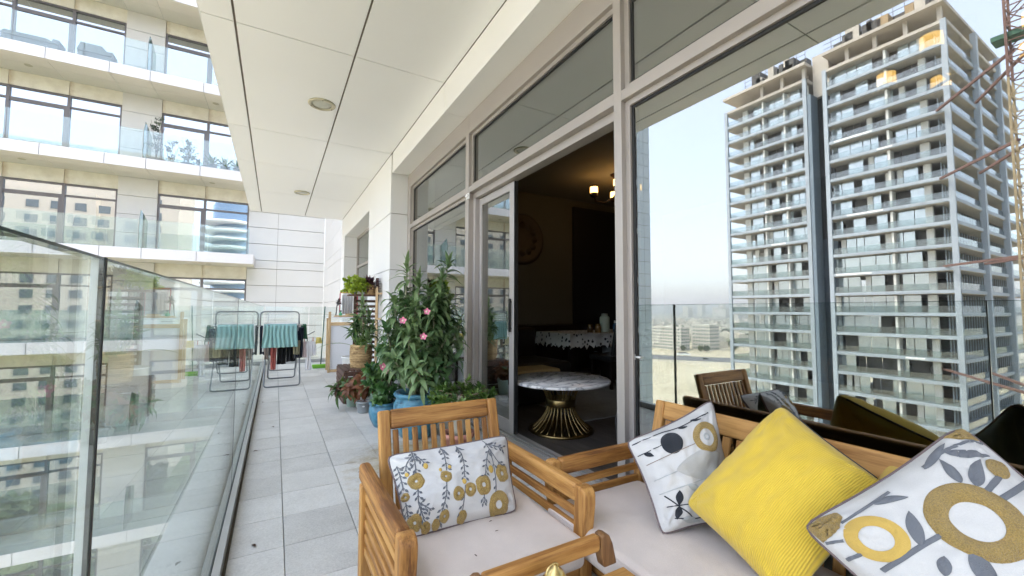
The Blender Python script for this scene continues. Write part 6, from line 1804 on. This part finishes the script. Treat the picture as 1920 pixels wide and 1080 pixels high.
# things standing on the dining table
def jar(name, lab, cat, x, y, prof, mat, cap=None, z=0.7715):
    t = thing(name, lab, cat, (x, y, z)); MB().lathe(prof, (x, y, z), 18, close=False).build('body', mat, t)
    if cap: MB().lathe(cap[0], (x, y, z), 16, close=False).build('cap', cap[1], t)
jar('canister', 'pale green canister on the dining table', 'canister', 4.72, 5.15, [(0.001, 0), (0.075, 0), (0.08, 0.02), (0.08, 0.24), (0.05, 0.27), (0.001, 0.275)], M('pale_green_ceramic', (0.45, 0.52, 0.42), 0.4), ([(0.052, 0.2705), (0.055, 0.30), (0.001, 0.31)], M('canister_lid', (0.3, 0.33, 0.28), 0.4)))
jar('bottle', 'small blue bottle with a white cap on the dining table', 'bottle', 4.93, 5.12, [(0.001, 0), (0.045, 0), (0.047, 0.12), (0.02, 0.15), (0.001, 0.151)], M('blue_bottle', (0.06, 0.13, 0.22), 0.2), ([(0.025, 0.1515), (0.025, 0.185), (0.001, 0.186)], m_white))
jar('jar', 'amber glass jar beside the canister', 'jar', 4.53, 5.10, [(0.001, 0), (0.05, 0), (0.05, 0.10), (0.04, 0.12), (0.001, 0.121)], M('amber_glass', (0.16, 0.09, 0.03), 0.15), ([(0.042, 0.1215), (0.042, 0.14), (0.001, 0.141)], m_gold))
jar('jar', 'second amber jar left on the dining table', 'jar', 4.40, 5.14, [(0.001, 0), (0.045, 0), (0.045, 0.09), (0.036, 0.11), (0.001, 0.111)], M('amber_glass_dark', (0.12, 0.07, 0.03), 0.15), ([(0.038, 0.1115), (0.038, 0.13), (0.001, 0.131)], m_gold))
jar('bottle', 'dark green bottle on the dining table', 'bottle', 5.12, 5.16, [(0.001, 0), (0.06, 0), (0.06, 0.09), (0.03, 0.11), (0.001, 0.111)], M('olive_bottle', (0.07, 0.10, 0.02), 0.2), ([(0.032, 0.1115), (0.032, 0.13), (0.001, 0.131)], m_gasket))
jar('bottle', 'tall slim black bottle on the dining table', 'bottle', 5.28, 5.14, [(0.001, 0), (0.04, 0), (0.04, 0.16), (0.015, 0.20), (0.015, 0.25), (0.001, 0.251)], M('black_bottle', (0.015, 0.015, 0.02), 0.15), ([(0.017, 0.2515), (0.017, 0.27), (0.001, 0.271)], m_red))
tb_ = thing('tissue_box', 'glass tissue box with a tissue pulled out on the dining table', 'box', (5.50, 5.15, 0.7715))
box('box', (5.42, 5.09, 0.7715), (5.58, 5.21, 0.90), M('smoky_glass', (0.12, 0.13, 0.13), 0.2), tb_, 0.006)
b = MB(); leaf_strip(b, (5.45, 5.15, 0.901), (0.3, 0.0, 1), 0.12, 0.12, 0.8, (0, -1, 0), 0.2, 5); b.build('tissue', m_white, tb_)
# black dining chairs, beige pouf, black armchair with bag
for i, (x, y, lab) in enumerate(((4.35, 4.60, 'black upholstered dining chair left at the patterned table'), (5.25, 4.55, 'black upholstered dining chair right at the patterned table'))):
    t = thing('dining_chair', lab, 'chair', (x, y, 0), 'black dining chairs')
    box('seat', (x - 0.24, y - 0.24, 0.40), (x + 0.24, y + 0.24, 0.48), m_blackwall, t, 0.02, 2)
    bar('backrest', (x, y - 0.23, 0.481), (x, y - 0.33, 0.92), 0.46, 0.06, m_blackwall, t, 0.02, upv=(0, 1, 0))
    for dx in (-0.2, 0.2):
        for dy in (-0.2, 0.2): bar('leg', (x + dx, y + dy, 0), (x + dx, y + dy, 0.399), 0.04, 0.04, m_darkwood, t)
pf = thing('pouf', 'tan upholstered bench end behind the marble table', 'bench', (2.85, 4.2, 0))
box('cushion', (2.35, 4.1, 0.34), (3.05, 4.5, 0.42), M('tan_fabric', (0.38, 0.27, 0.12), 0.8), pf, 0.03, 3)
box('base', (2.38, 4.13, 0.03), (3.02, 4.47, 0.339), m_blackwall, pf, 0.01)
sf = thing('armchair', 'dark sofa with pale cushion at the left behind the marble table', 'sofa', (2.7, 5.0, 0))
box('seat', (2.3, 4.6, 0.05), (3.6, 5.5, 0.42), m_blackwall, sf, 0.04, 3); box('backrest', (2.3, 5.501, 0.05), (3.6, 5.7, 0.85), m_blackwall, sf, 0.04, 3)
cu = thing('sofa_pillow', 'pale grey pillow on the dark sofa', 'pillow', (2.6, 5.3, 0.43))
bar('pillow', (2.62, 5.2, 0.43), (2.62, 5.4, 0.80), 0.42, 0.12, fabric('pale_grey_pillow', (0.40, 0.39, 0.37)), cu, 0.05, upv=(0, 1, 0), seg=3)
cb = thing('sideboard', 'low dark sideboard along the living room end wall', 'cabinet', (4.0, 6.2, 0))
box('carcass', (3.0, 6.05, 0.0), (4.9, 6.36, 0.86), m_darkwood, cb, 0.004)
for k in range(3): box('drawer', (3.03 + k * 0.62, 6.035, 0.08), (3.62 + k * 0.62, 6.049, 0.82), m_darkwood, cb, 0.004)
dr = thing('storage_drawers', 'clear plastic drawer box on the floor under the dining table', 'box', (4.9, 4.9, 0))
for k in range(2): box('drawer', (4.75, 5.0, 0.42 + 0.12 * k), (5.05, 5.25, 0.53 + 0.12 * k), M('clear_plastic', (0.30, 0.32, 0.33), 0.25), dr, 0.006)
box('stand', (4.73, 4.98, 0.0), (5.07, 5.27, 0.419), m_darkwood, dr, 0.004)
rg = MB().box((2.75, 3.3, 0.001), (5.8, 5.9, 0.012)).build('rug', M('grey_patterned_rug', (0.24, 0.235, 0.22), 0.95, var=0.35, vscale=5, fine=0.2, fscale=40))
tag(rg, 'pale grey patterned rug under the dining table', 'rug')
bg = thing('backpack', 'black backpack on the room floor right inside the door jamb', 'bag', (2.62, 2.38, 0))
MB().lathe([(0.001, 0.0), (0.15, 0.0), (0.19, 0.05), (0.20, 0.22), (0.17, 0.36), (0.10, 0.42), (0.001, 0.43)], (2.62, 2.45, 0), 20, close=False).build('bag_body', m_black, bg)
MB().tube([(2.56, 2.27, 0.10), (2.52, 2.22, 0.24), (2.57, 2.27, 0.38)], 0.018, 8).build('strap', m_black, bg)
cloth_sheet('mint_towel', 'pale mint knitted throw hanging beside the backpack', 2.44, 2.62, 2.20, 0.36, 0.02, fabric('mint_knit', (0.36, 0.50, 0.46), bump=0.8), 0.012, 4, 0.0, 0.05, seed=70, nx=20, group=None)

# ================================================================ hazy air round everything
hz = MB().box((-6600, -4100, ZG - 2), (1600, 6100, 112.0))
m_haze, hnt, hout = _new('hazy_air')
hv = hnt.nodes.new('ShaderNodeVolumePrincipled')
hv.inputs['Color'].default_value = (0.99, 0.985, 0.97, 1)
hv.inputs['Density'].default_value = 0.00035
hv.inputs['Anisotropy'].default_value = 0.2
hnt.links.new(hv.outputs[0], hout.inputs['Volume'])
haze = hz.build('haze', m_haze, None, (0, 0, 0))
haze['kind'] = 'stuff'
